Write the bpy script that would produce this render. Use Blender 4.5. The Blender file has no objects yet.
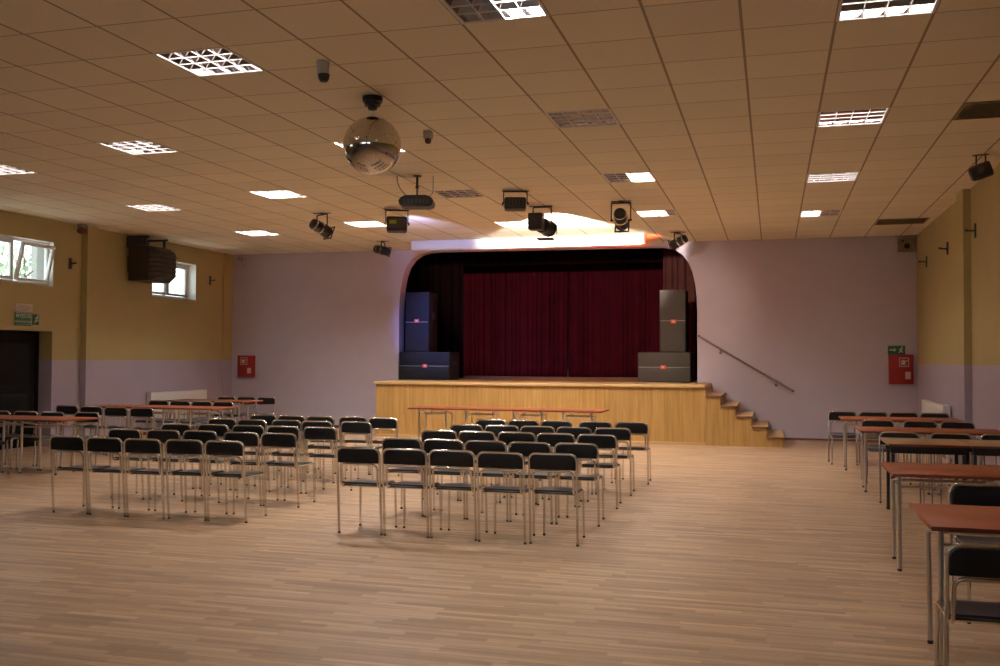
import bpy, bmesh, math, random
from mathutils import Vector, Matrix, Euler
random.seed(7)
SC = bpy.context.scene
COL = SC.collection
PI = math.pi

# ---------------------------------------------------------------- materials
def mat(name, color, rough=.6, metal=0., spec=.5, emit=None, estr=0., noise=0., nscale=8., bump=0., bscale=60., coat=0.):
    m = bpy.data.materials.new(name); m.use_nodes = True
    nt = m.node_tree; b = nt.nodes['Principled BSDF']
    b.inputs['Base Color'].default_value = (*color, 1)
    b.inputs['Roughness'].default_value = rough
    b.inputs['Metallic'].default_value = metal
    b.inputs['Specular IOR Level'].default_value = spec
    b.inputs['Coat Weight'].default_value = coat
    if emit:
        b.inputs['Emission Color'].default_value = (*emit, 1)
        b.inputs['Emission Strength'].default_value = estr
    tc = nt.nodes.new('ShaderNodeTexCoord')
    if noise:
        n = nt.nodes.new('ShaderNodeTexNoise'); n.inputs['Scale'].default_value = nscale; n.inputs['Detail'].default_value = 4
        nt.links.new(tc.outputs['Object'], n.inputs['Vector'])
        r = nt.nodes.new('ShaderNodeMapRange')
        r.inputs['To Min'].default_value = 1 - noise; r.inputs['To Max'].default_value = 1 + noise
        r.inputs['From Min'].default_value = .25; r.inputs['From Max'].default_value = .75
        nt.links.new(n.outputs['Fac'], r.inputs['Value'])
        h = nt.nodes.new('ShaderNodeVectorMath'); h.operation = 'SCALE'; h.inputs[0].default_value = color
        nt.links.new(r.outputs['Result'], h.inputs['Scale'])
        nt.links.new(h.outputs['Vector'], b.inputs['Base Color'])
    if bump:
        n2 = nt.nodes.new('ShaderNodeTexNoise'); n2.inputs['Scale'].default_value = bscale
        nt.links.new(tc.outputs['Object'], n2.inputs['Vector'])
        bp = nt.nodes.new('ShaderNodeBump'); bp.inputs['Strength'].default_value = bump; bp.inputs['Distance'].default_value = .005
        nt.links.new(n2.outputs['Fac'], bp.inputs['Height']); nt.links.new(bp.outputs['Normal'], b.inputs['Normal'])
    return m

def nodes_of(m):
    nt = m.node_tree; return nt, nt.nodes['Principled BSDF'], nt.nodes.new, nt.links.new

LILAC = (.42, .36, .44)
LILAC_BACK_LIT = (.52, .465, .55)  # same paint as the side dado, lightened for the brighter-lit back wall
YELLOW = (.42, .345, .15)
M = {}
M['lilac'] = mat('lilac_paint_lit', LILAC_BACK_LIT, .75, noise=.03, nscale=3, bump=.15, bscale=120, spec=.3)
# hall side walls: yellow paint above a lilac dado
def wall_paint():
    m = mat('yellow_and_lilac_paint', YELLOW, .6, spec=.35)
    nt, b, N, L = nodes_of(m)
    tc = N('ShaderNodeTexCoord'); s = N('ShaderNodeSeparateXYZ'); L(tc.outputs['Object'], s.inputs[0])
    g = N('ShaderNodeMath'); g.operation = 'GREATER_THAN'; g.inputs[1].default_value = 1.55; L(s.outputs['Z'], g.inputs[0])
    mx = N('ShaderNodeMix'); mx.data_type = 'RGBA'; L(g.outputs[0], mx.inputs['Factor'])
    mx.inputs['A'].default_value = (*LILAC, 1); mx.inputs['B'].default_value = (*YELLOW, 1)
    n = N('ShaderNodeTexNoise'); n.inputs['Scale'].default_value = 1.5; L(tc.outputs['Object'], n.inputs['Vector'])
    r = N('ShaderNodeMapRange'); r.inputs['To Min'].default_value = .94; r.inputs['To Max'].default_value = 1.06; L(n.outputs['Fac'], r.inputs['Value'])
    v = N('ShaderNodeVectorMath'); v.operation = 'SCALE'; L(mx.outputs['Result'], v.inputs[0]); L(r.outputs['Result'], v.inputs['Scale'])
    L(v.outputs['Vector'], b.inputs['Base Color'])
    return m
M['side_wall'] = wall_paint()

TILE = .66; GX, GY, CZ = -2.1909, 6.6668, 4.0684
def ceiling_mat():
    m = mat('ceiling_tiles', (.7, .6, .5), .85, spec=.2)
    nt, b, N, L = nodes_of(m)
    tc = N('ShaderNodeTexCoord'); s = N('ShaderNodeSeparateXYZ'); L(tc.outputs['Object'], s.inputs[0])
    def line(out, off, half):
        a = N('ShaderNodeMath'); a.operation = 'SUBTRACT'; a.inputs[1].default_value = off; L(out, a.inputs[0])
        d = N('ShaderNodeMath'); d.operation = 'DIVIDE'; d.inputs[1].default_value = TILE; L(a.outputs[0], d.inputs[0])
        p = N('ShaderNodeMath'); p.operation = 'PINGPONG'; p.inputs[1].default_value = .5; L(d.outputs[0], p.inputs[0])
        c = N('ShaderNodeMath'); c.operation = 'LESS_THAN'; c.inputs[1].default_value = half / TILE; L(p.outputs[0], c.inputs[0])
        return c.outputs[0]
    lx = line(s.outputs['X'], GX, .011); ly = line(s.outputs['Y'], GY, .006)
    mxm = N('ShaderNodeMath'); mxm.operation = 'MAXIMUM'; L(lx, mxm.inputs[0]); L(ly, mxm.inputs[1])
    n = N('ShaderNodeTexNoise'); n.inputs['Scale'].default_value = 90; n.inputs['Detail'].default_value = 2; L(tc.outputs['Object'], n.inputs['Vector'])
    r = N('ShaderNodeMapRange'); r.inputs['To Min'].default_value = .9; r.inputs['To Max'].default_value = 1.1; L(n.outputs['Fac'], r.inputs['Value'])
    # each tile slightly different
    fl = N('ShaderNodeVectorMath'); fl.operation = 'SUBTRACT'; fl.inputs[1].default_value = (GX, GY, 0); L(tc.outputs['Object'], fl.inputs[0])
    dv = N('ShaderNodeVectorMath'); dv.operation = 'SCALE'; dv.inputs['Scale'].default_value = 1 / TILE; L(fl.outputs[0], dv.inputs[0])
    ff = N('ShaderNodeVectorMath'); ff.operation = 'FLOOR'; L(dv.outputs[0], ff.inputs[0])
    wn = N('ShaderNodeTexWhiteNoise'); wn.noise_dimensions = '2D'; L(ff.outputs[0], wn.inputs['Vector'])
    r2 = N('ShaderNodeMapRange'); r2.inputs['To Min'].default_value = .96; r2.inputs['To Max'].default_value = 1.04; L(wn.outputs['Value'], r2.inputs['Value'])
    mm = N('ShaderNodeMath'); mm.operation = 'MULTIPLY'; L(r.outputs['Result'], mm.inputs[0]); L(r2.outputs['Result'], mm.inputs[1])
    v = N('ShaderNodeVectorMath'); v.operation = 'SCALE'; v.inputs[0].default_value = (.82, .745, .575); L(mm.outputs[0], v.inputs['Scale'])
    mx = N('ShaderNodeMix'); mx.data_type = 'RGBA'; L(mxm.outputs[0], mx.inputs['Factor'])
    L(v.outputs['Vector'], mx.inputs['A']); mx.inputs['B'].default_value = (.38, .30, .20, 1)
    L(mx.outputs['Result'], b.inputs['Base Color'])
    return m
M['ceiling'] = ceiling_mat()

def floor_mat():
    m = mat('strip_parquet', (.4, .26, .15), .42, spec=.4)
    nt, b, N, L = nodes_of(m)
    tc = N('ShaderNodeTexCoord')
    sp = N('ShaderNodeSeparateXYZ'); L(tc.outputs['Object'], sp.inputs[0])
    def math_(op, a, b=None, v=None):
        n_ = N('ShaderNodeMath'); n_.operation = op; L(a, n_.inputs[0])
        if b is not None: L(b, n_.inputs[1])
        elif v is not None: n_.inputs[1].default_value = v
        return n_.outputs[0]
    yr = math_('DIVIDE', sp.outputs['Y'], v=.058); row = math_('FLOOR', yr)
    w1 = N('ShaderNodeTexWhiteNoise'); w1.noise_dimensions = '1D'; L(row, w1.inputs['W'])
    xo = math_('ADD', math_('DIVIDE', sp.outputs['X'], v=.5), w1.outputs['Value']); col = math_('FLOOR', xo)
    cb = N('ShaderNodeCombineXYZ'); L(col, cb.inputs[0]); L(row, cb.inputs[1])
    w2 = N('ShaderNodeTexWhiteNoise'); w2.noise_dimensions = '2D'; L(cb.outputs[0], w2.inputs['Vector'])
    ramp = N('ShaderNodeValToRGB'); e = ramp.color_ramp.elements
    e[0].color = (.34, .21, .12, 1); e[1].color = (.52, .345, .21, 1); m_ = e.new(.5); m_.color = (.43, .28, .165, 1)
    L(w2.outputs['Value'], ramp.inputs['Fac'])
    joint = math_('LESS_THAN', math_('PINGPONG', yr, v=.5), v=.018)
    mj = N('ShaderNodeMix'); mj.data_type = 'RGBA'; L(joint, mj.inputs['Factor']); L(ramp.outputs['Color'], mj.inputs['A']); mj.inputs['B'].default_value = (.2, .12, .07, 1)
    mp = N('ShaderNodeMapping'); mp.inputs['Scale'].default_value = (.7, 20, 1); L(tc.outputs['Object'], mp.inputs['Vector'])
    n = N('ShaderNodeTexNoise'); n.inputs['Scale'].default_value = 1.2; n.inputs['Detail'].default_value = 5; n.inputs['Roughness'].default_value = .65; L(mp.outputs[0], n.inputs['Vector'])
    r = N('ShaderNodeMapRange'); r.inputs['From Min'].default_value = .3; r.inputs['From Max'].default_value = .7; r.inputs['To Min'].default_value = .68; r.inputs['To Max'].default_value = 1.28; L(n.outputs['Fac'], r.inputs['Value'])
    v = N('ShaderNodeVectorMath'); v.operation = 'SCALE'; L(mj.outputs['Result'], v.inputs[0]); L(r.outputs['Result'], v.inputs['Scale'])
    L(v.outputs['Vector'], b.inputs['Base Color'])
    rr = N('ShaderNodeMapRange'); rr.inputs['To Min'].default_value = .36; rr.inputs['To Max'].default_value = .52; L(n.outputs['Fac'], rr.inputs['Value'])
    L(rr.outputs['Result'], b.inputs['Roughness'])
    return m
M['floor'] = floor_mat()

def veneer(name, c1, c2, scale, rough=.45, axis='Z', spec=.4):
    m = mat(name, c1, rough, spec=spec)
    nt, b, N, L = nodes_of(m)
    tc = N('ShaderNodeTexCoord'); mp = N('ShaderNodeMapping')
    s = [scale, scale, scale]; s['XYZ'.index(axis)] = scale * .05
    mp.inputs['Scale'].default_value = s; L(tc.outputs['Object'], mp.inputs['Vector'])
    n = N('ShaderNodeTexNoise'); n.inputs['Scale'].default_value = 1; n.inputs['Detail'].default_value = 6; n.inputs['Roughness'].default_value = .6; L(mp.outputs[0], n.inputs['Vector'])
    cr = N('ShaderNodeValToRGB'); cr.color_ramp.elements[0].position = .35; cr.color_ramp.elements[1].position = .65
    cr.color_ramp.elements[0].color = (*c2, 1); cr.color_ramp.elements[1].color = (*c1, 1)
    L(n.outputs['Fac'], cr.inputs['Fac']); L(cr.outputs['Color'], b.inputs['Base Color'])
    return m
M['oak'] = veneer('oak_veneer', (.47, .28, .09), (.35, .19, .053), 24, .5)
M['oak_light'] = veneer('pale_oak_board', (.60, .40, .19), (.50, .31, .13), 14, .42, 'X')
M['step_edge'] = veneer('red_brown_step_edge', (.20, .09, .05), (.14, .06, .035), 14, .45, 'X')
M['stage_floor'] = veneer('stage_boards', (.40, .23, .14), (.30, .16, .09), 8, .5, 'X')
M['calvados'] = veneer('red_brown_laminate', (.30, .082, .030), (.235, .060, .021), 9, .45, 'X', .15)
M['beech'] = veneer('olive_brown_laminate', (.33, .19, .08), (.27, .145, .06), 9, .36, 'X', .4)
M['table_edge'] = mat('dark_red_edge_band', (.15, .03, .015), .5)
M['chrome'] = mat('chrome_tube', (.74, .72, .68), .07, 1.)
M['steel'] = mat('steel_tube', (.62, .58, .53), .28, 1.)
M['black_metal'] = mat('black_metal', (.012, .012, .013), .4)
M['vinyl'] = mat('black_vinyl', (.008, .0075, .009), .45, spec=.3, bump=.1, bscale=200)
M['seat'] = mat('black_seat_plastic', (.036, .033, .040), .28, spec=.6, bump=.08, bscale=150)
M['rubber'] = mat('black_rubber', (.01, .01, .01), .8)
M['white_metal'] = mat('white_enamel', (.75, .73, .70), .4)
M['white_plastic'] = mat('white_plastic', (.72, .70, .66), .4)
M['grey_plastic'] = mat('grey_plastic', (.30, .28, .25), .5)
M['light_grey'] = mat('light_grey_plastic', (.55, .52, .47), .5)
M['dark_grey'] = mat('dark_grey_plastic', (.05, .048, .046), .5)
M['red_plastic'] = mat('dark_red_plastic', (.08, .008, .010), .4)
M['red_enamel'] = mat('red_enamel', (.28, .008, .008), .45)
M['green'] = mat('green_sign', (.01, .13, .05), .5)
M['sign_white'] = mat('sign_white', (.62, .64, .60), .5)
M['paper'] = mat('paper', (.55, .47, .42), .8)
M['curtain'] = mat('dark_red_velvet', (.036, .0022, .0045), .9, spec=.04, noise=.25, nscale=2.)
M['curtain_warm'] = mat('red_brown_velvet', (.034, .010, .008), .9, spec=.04, noise=.2, nscale=2.)
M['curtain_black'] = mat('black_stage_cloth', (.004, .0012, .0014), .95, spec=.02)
M['dark_wall'] = mat('dark_stage_wall', (.02, .016, .018), .9)
M['heater'] = mat('dark_brown_casing', (.035, .022, .016), .45)
M['slat'] = mat('brown_slat', (.10, .07, .05), .4)
M['case'] = mat('screen_case_white', (.78, .77, .76), .4)
M['louver'] = mat('mirror_louver', (.72, .70, .75), .10, 1.)
M['reflector'] = mat('lamp_reflector', (.72, .70, .72), .35, .6)
M['lamp_frame'] = mat('lamp_frame', (.70, .66, .62), .5)
LAMP_E = 190.
for _k, _f in (('tube_bright', 4.9), ('tube_on', 1.5), ('tube_dim', .30)): M[_k] = mat('lit_' + _k, (.9, .9, .9), .5, emit=(1, .94, .885), estr=LAMP_E * _f)  # tube output raised mid-hall and cut at the sides to shape the light
M['tube_off'] = mat('unlit_tube', (.62, .58, .55), .35)
M['pvc'] = mat('white_window_plastic', (.72, .72, .71), .35)
M['door'] = mat('dark_door', (.005, .004, .004), .7, spec=.2)
M['mirror'] = mat('mirror_tile', (.62, .58, .52), .06, 1.)
M['grille_dim'] = mat('speaker_grille_dim', (.014, .014, .018), .65, spec=.2, bump=.4, bscale=400)  # left grilles: same grille as the right, their dim light put into the colour
M['grille_lit'] = mat('speaker_grille_lit', (.070, .062, .052), .65, spec=.2, bump=.4, bscale=400)  # right grilles: the warm-lit copy, spotlight tone in the base colour
M['cab_black'] = mat('speaker_cabinet_black', (.008, .008, .009), .6)
M['badge'] = mat('orange_red_badge', (.75, .10, .03), .4)
M['yellow_label'] = mat('yellow_label', (.35, .36, .01), .5)
M['lens'] = mat('lamp_lens', (.85, .8, .7), .15, .9)
M['vent'] = mat('vent_metal', (.24, .18, .10), .6)
M['rail'] = mat('brown_grey_handrail', (.24, .20, .19), .4, .1)
M['bark'] = mat('bark', (.11, .08, .05), .9, noise=.3, nscale=10)
M['leaf'] = mat('leaf', (.26, .34, .22), .7, noise=.4, nscale=3)
M['render'] = mat('beige_render', (.24, .24, .225), .85, noise=.05)
M['ground'] = mat('outside_ground', (.55, .54, .50), .9, noise=.2)
def glass_mat():
    m = bpy.data.materials.new('window_glass'); m.use_nodes = True; nt = m.node_tree; nt.nodes.clear()
    o = nt.nodes.new('ShaderNodeOutputMaterial'); t = nt.nodes.new('ShaderNodeBsdfTransparent'); g = nt.nodes.new('ShaderNodeBsdfGlossy')
    g.inputs['Roughness'].default_value = .02; t.inputs['Color'].default_value = (.93, .96, .95, 1)
    x = nt.nodes.new('ShaderNodeMixShader'); x.inputs[0].default_value = .05; nt.links.new(t.outputs[0], x.inputs[1]); nt.links.new(g.outputs[0], x.inputs[2])
    nt.links.new(x.outputs[0], o.inputs['Surface']); return m
M['glass'] = glass_mat()

# ---------------------------------------------------------------- mesh helpers
class MB:
    def __init__(s): s.bm = bmesh.new()
    def box(s, lo, hi, bev=0., rot=None, mi=0, seg=2):
        t = bmesh.new(); bmesh.ops.create_cube(t, size=1)
        c = [(a + b) / 2 for a, b in zip(lo, hi)]; d = [abs(b - a) for a, b in zip(lo, hi)]
        bmesh.ops.scale(t, vec=d, verts=t.verts)
        if bev: bmesh.ops.bevel(t, geom=list(t.edges), offset=min(bev, min(d) * .45), segments=seg, affect='EDGES', profile=.5)
        if rot is not None: bmesh.ops.transform(t, matrix=rot, verts=t.verts)
        bmesh.ops.translate(t, vec=c, verts=t.verts)
        s.merge(t, mi); return s
    def merge(s, t, mi=0):
        for f in t.faces: f.material_index = mi
        me = bpy.data.meshes.new('tmp'); t.to_mesh(me); t.free()
        s.bm.from_mesh(me); bpy.data.meshes.remove(me)
    def tube(s, pts, r, n=10, fillet=0., fs=5, mi=0, cap=True):
        P = [Vector(p) for p in pts]
        if fillet:
            Q = [P[0]]
            for i in range(1, len(P) - 1):
                a, b, c = P[i - 1], P[i], P[i + 1]
                fl = min(fillet, (a - b).length * .49, (c - b).length * .49)
                u = b + (a - b).normalized() * fl; w = b + (c - b).normalized() * fl
                for k in range(fs + 1):
                    t = k / fs; Q.append(u * (1 - t) ** 2 + b * 2 * t * (1 - t) + w * t * t)
            Q.append(P[-1]); P = Q
        rs = r if isinstance(r, (list, tuple)) else [r] * len(P)
        t = bmesh.new(); prev = None; rings = []
        d0 = (P[1] - P[0]).normalized()
        up = Vector((0, 0, 1)) if abs(d0.z) < .9 else Vector((1, 0, 0))
        nrm = (up - d0 * up.dot(d0)).normalized()
        for i, p in enumerate(P):
            if i == 0: d = d0
            elif i == len(P) - 1: d = (P[i] - P[i - 1]).normalized()
            else: d = ((P[i + 1] - P[i]).normalized() + (P[i] - P[i - 1]).normalized()).normalized()
            nrm = (nrm - d * nrm.dot(d)).normalized(); bi = d.cross(nrm)
            rings.append([t.verts.new(p + (nrm * math.cos(2 * PI * k / n) + bi * math.sin(2 * PI * k / n)) * rs[i]) for k in range(n)])
        for a, b in zip(rings, rings[1:]):
            for k in range(n): t.faces.new((a[k], a[(k + 1) % n], b[(k + 1) % n], b[k]))
        if cap: t.faces.new(rings[0][::-1]); t.faces.new(rings[-1])
        s.merge(t, mi); return s
    def lathe(s, prof, n=24, mat4=None, mi=0):
        t = bmesh.new(); rings = []
        for r, z in prof:
            rings.append([t.verts.new((max(r, 1e-4) * math.cos(2 * PI * k / n), max(r, 1e-4) * math.sin(2 * PI * k / n), z)) for k in range(n)])
        for a, b in zip(rings, rings[1:]):
            for k in range(n): t.faces.new((a[k], a[(k + 1) % n], b[(k + 1) % n], b[k]))
        t.faces.new(rings[0][::-1]); t.faces.new(rings[-1])
        bmesh.ops.recalc_face_normals(t, faces=t.faces)
        if mat4 is not None: bmesh.ops.transform(t, matrix=mat4, verts=t.verts)
        s.merge(t, mi); return s
    def prism(s, poly, vec, mi=0):
        """poly: list of 3d points (planar), extruded along vec"""
        t = bmesh.new(); f = t.faces.new([t.verts.new(p) for p in poly])
        e = bmesh.ops.extrude_face_region(t, geom=[f])
        bmesh.ops.translate(t, vec=vec, verts=[v for v in e['geom'] if isinstance(v, bmesh.types.BMVert)])
        bmesh.ops.recalc_face_normals(t, faces=t.faces)
        s.merge(t, mi); return s
    def grid(s, f, nu, nv, mi=0):
        t = bmesh.new(); V = [[t.verts.new(f(i / nu, j / nv)) for j in range(nv + 1)] for i in range(nu + 1)]
        for i in range(nu):
            for j in range(nv): t.faces.new((V[i][j], V[i + 1][j], V[i + 1][j + 1], V[i][j + 1]))
        s.merge(t, mi); return s
    def mesh(s, name, mats, smooth=True, ang=40):
        me = bpy.data.meshes.new(name); s.bm.to_mesh(me); s.bm.free()
        for m in (mats if isinstance(mats, (list, tuple)) else [mats]): me.materials.append(m)
        if smooth:
            for p in me.polygons: p.use_smooth = True
            me.set_sharp_from_angle(angle=math.radians(ang))
        return me
    def build(s, name, mats, parent=None, smooth=True, loc=None, ang=40):
        o = bpy.data.objects.new(name, s.mesh(name, mats, smooth, ang)); COL.objects.link(o)
        if parent: o.parent = parent
        if loc: o.location = loc
        return o

def tag(o, label=None, cat=None, group=None, kind=None):
    if label: o['label'] = label
    if cat: o['category'] = cat
    if group: o['group'] = group
    if kind: o['kind'] = kind
    return o
def empty(name, loc, rz=0., label=None, cat=None, group=None, kind=None):
    o = bpy.data.objects.new(name, None); COL.objects.link(o); o.location = loc; o.rotation_euler.z = rz; o.empty_display_size = .1
    return tag(o, label, cat, group, kind)
def struct(mb, name, m, **k):
    return tag(mb.build(name, m, **k), kind='structure')
def copy_tree(o, parent=None):
    c = o.copy(); COL.objects.link(c)
    if parent: c.parent = parent
    for ch in o.children: copy_tree(ch, c)
    return c

# ---------------------------------------------------------------- camera
YAW, PIT, ROL, F = .2763, .0269, .0043, 961.5
cam = bpy.data.cameras.new('camera'); cam.sensor_width = 36; cam.sensor_fit = 'HORIZONTAL'; cam.lens = F * 36 / 1000; cam.clip_end = 200
co = bpy.data.objects.new('camera', cam); COL.objects.link(co)
cy, sy, cp, sp, cr, sr = math.cos(YAW), math.sin(YAW), math.cos(PIT), math.sin(PIT), math.cos(ROL), math.sin(ROL)
Rz = Matrix(((cy, sy, 0), (-sy, cy, 0), (0, 0, 1))); Rx = Matrix(((1, 0, 0), (0, cp, sp), (0, -sp, cp))); Rr = Matrix(((cr, 0, sr), (0, 1, 0), (-sr, 0, cr)))
R3 = Rr @ Rx @ Rz
co.matrix_world = Matrix.Translation((0, 0, 1.606)) @ Matrix((R3[0], R3[2], -R3[1])).transposed().to_4x4()
SC.camera = co

# ---------------------------------------------------------------- room shell
XL, XR, YB, YF = -12.456, 2.7287, 20.33, -5.0
struct(MB().box((XL - .4, YF - .3, -.12), (XR + .3, YB + .35, 0)), 'floor', M['floor'], smooth=False)

# lamp cells: (column,row,[tubes lit left to right], label)
LAMPS = [
 (4, 0, 'LLLL', 'fully lit square ceiling lamp, nearest of the right-hand column of lamps'),
 (4, 5, 'LLLL', 'fully lit square ceiling lamp, second of the right-hand column of lamps'),
 (4, 10, 'LLLL', 'fully lit square ceiling lamp, third of the right-hand column, showing grey louvre cells'),
 (4, 15, 'LLDD', 'small far ceiling lamp of the right-hand column, left half lit, right half dark'),
 (0, -1, 'DDLL', 'nearest ceiling lamp at the top edge, left half dark and right half lit'),
 (0, 4, 'DDDD', 'unlit ceiling lamp with brown louvre cells, alone between mirror ball and right column'),
 (0, 9, 'DDLL', 'ceiling lamp before the right spotlight, left half dark and right half lit'),
 (0, 14, 'LLLD', 'far ceiling lamp right of the middle spotlights, lit but for its right quarter'),
 (-4, 0, 'LLLL', 'large lit ceiling lamp, nearest on the left, short of the mirror ball'),
 (-4, 5, 'LLLL', 'lit ceiling lamp mostly hidden behind the mirror ball'),
 (-4, 10, 'DDDD', 'unlit ceiling lamp just right of the hanging projector'),
 (-4, 15, 'LLLL', 'lit ceiling lamp close to the white glare above the stage'),
 (-8, 4, 'LLLL', 'lit ceiling lamp at the left, second nearest on the left side'),
 (-8, 9, 'LLLL', 'lit ceiling lamp left of and below the mirror ball'),
 (-8, 14, 'LLLL', 'lit ceiling lamp behind the box effect light with the yellow label'),
 (-12, 5, 'LLLL', 'lit ceiling lamp cut by the left edge of the picture'),
 (-12, 10, 'LLLL', 'lit ceiling lamp above the brown fan heater'),
 (-12, 15, 'LLLL', 'small lit ceiling lamp farthest back on the left, near the left corner'),
]
VENTS = [(6, 5), (6, 17)]
def ceiling():
    bm = bmesh.new(); holes = {(c, r) for c, r, *_ in LAMPS}
    xs = sorted({XL - .1, XR + .1} | {GX + TILE * c for c in range(-15, 8)}); ys = sorted({YF - .2, YB + .1} | {GY + TILE * r for r in range(-17, 21)})
    xs = [x for x in xs if XL - .1 <= x <= XR + .1]; ys = [y for y in ys if YF - .2 <= y <= YB + .1]
    vs = {}
    def v(x, y):
        if (x, y) not in vs: vs[(x, y)] = bm.verts.new((x, y, CZ))
        return vs[(x, y)]
    for a, b in zip(xs, xs[1:]):
        for c, d in zip(ys, ys[1:]):
            if (math.floor(((a + b) / 2 - GX) / TILE), math.floor(((c + d) / 2 - GY) / TILE)) in holes: continue
            bm.faces.new((v(a, c), v(a, d), v(b, d), v(b, c)))
    me = bpy.data.meshes.new('ceiling'); bm.to_mesh(me); bm.free(); me.materials.append(M['ceiling'])
    o = bpy.data.objects.new('ceiling', me); COL.objects.link(o); tag(o, kind='structure')
ceiling()
struct(MB().box((XL - .4, YF - .3, CZ + .25), (XR + .3, YB + .35, CZ + .4)), 'ceiling_slab', M['dark_wall'], smooth=False)

def wall_boxes(mb, u0, u1, z0, z1, holes, mk):
    us = sorted({u0, u1} | {h[0] for h in holes} | {h[1] for h in holes}); zs = sorted({z0, z1} | {h[2] for h in holes} | {h[3] for h in holes})
    for a, b in zip(us, us[1:]):
        for c, d in zip(zs, zs[1:]):
            if any(h[0] <= (a + b) / 2 <= h[1] and h[2] <= (c + d) / 2 <= h[3] for h in holes): continue
            mk(a, b, c, d)
W1 = (11.82, 14.43, 2.87, 3.665); W2 = (17.30, 18.88, 2.90, 3.69); D1 = (12.1, 14.43, 0, 2.065)
W3_FILL = (3.2, 5.8, 2.87, 3.665)  # unseen window, added to light the foreground floor
mb = MB(); wall_boxes(mb, YF - .3, YB + .3, 0, CZ + .3, [W1, W2, W3_FILL, D1], lambda a, b, c, d: mb.box((XL - .36, a, c), (XL, b, d)))
bmesh.ops.remove_doubles(mb.bm, verts=mb.bm.verts, dist=1e-5)
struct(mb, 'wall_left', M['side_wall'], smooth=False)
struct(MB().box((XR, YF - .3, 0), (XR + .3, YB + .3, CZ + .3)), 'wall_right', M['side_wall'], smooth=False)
REAR_FILL_WINDOWS = [(-9.6, -7.0, 2.55, 3.65), (-6.2, -3.6, 2.55, 3.65), (-2.8, -.2, 2.55, 3.65)]  # unseen rear windows, added to light the foreground and the mirror ball
mb = MB(); wall_boxes(mb, XL, XR, 0, CZ + .3, REAR_FILL_WINDOWS, lambda a, b, c, d: mb.box((a, YF - .3, c), (b, YF, d)))
bmesh.ops.remove_doubles(mb.bm, verts=mb.bm.verts, dist=1e-5)
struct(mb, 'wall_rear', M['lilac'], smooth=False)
# stage wall with the round-cornered opening
OL, OR = -8.15, -1.505
archR = [(OR, 2.60), (-1.515, 2.90), (-1.545, 3.18), (-1.60, 3.43), (-1.69, 3.64), (-1.82, 3.82), (-1.99, 3.93), (-2.22, 3.985), (-2.45, 3.99)]
archL = [(-7.20, 4.02), (-7.45, 4.01), (-7.67, 3.96), (-7.85, 3.85), (-7.98, 3.68), (-8.06, 3.46), (-8.11, 3.2), (-8.14, 2.9), (OL, 2.6)]
poly = [(XL, 0), (XL, CZ + .3), (XR, CZ + .3), (XR, 0), (OR, 0)] + archR + archL + [(OL, 0)]
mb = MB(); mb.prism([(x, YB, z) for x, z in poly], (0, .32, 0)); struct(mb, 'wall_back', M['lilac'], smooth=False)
# pilasters and skirting
struct(MB().box((XL, 15.16, 0), (XL + .13, 15.44, CZ)), 'trim_1', M['side_wall'], smooth=False)
struct(MB().box((XL, 19.95, 0), (XL + .05, YB, CZ)), 'trim_2', M['side_wall'], smooth=False)
struct(MB().box((XR - .1, 15.0, 0), (XR, 15.5, CZ)), 'trim_3', M['side_wall'], smooth=False)
struct(MB().box((.19, YB - .018, 0), (XR - .02, YB, .04), .004), 'baseboard_back', M['step_edge'])
struct(MB().box((XL + .05, YB - .018, 0), (-7.95, YB, .07), .004), 'baseboard_back_left', M['step_edge'])
struct(MB().box((XL, 14.45, 0), (XL + .018, 15.15, .07), .004).box((XL, 15.45, 0), (XL + .018, 19.94, .07), .004), 'baseboard_left', M['step_edge'])
struct(MB().box((XR - .018, YF, 0), (XR, 14.99, .07), .004).box((XR - .018, 15.51, 0), (XR, YB - .02, .07), .004), 'baseboard_right', M['step_edge'])

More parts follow.
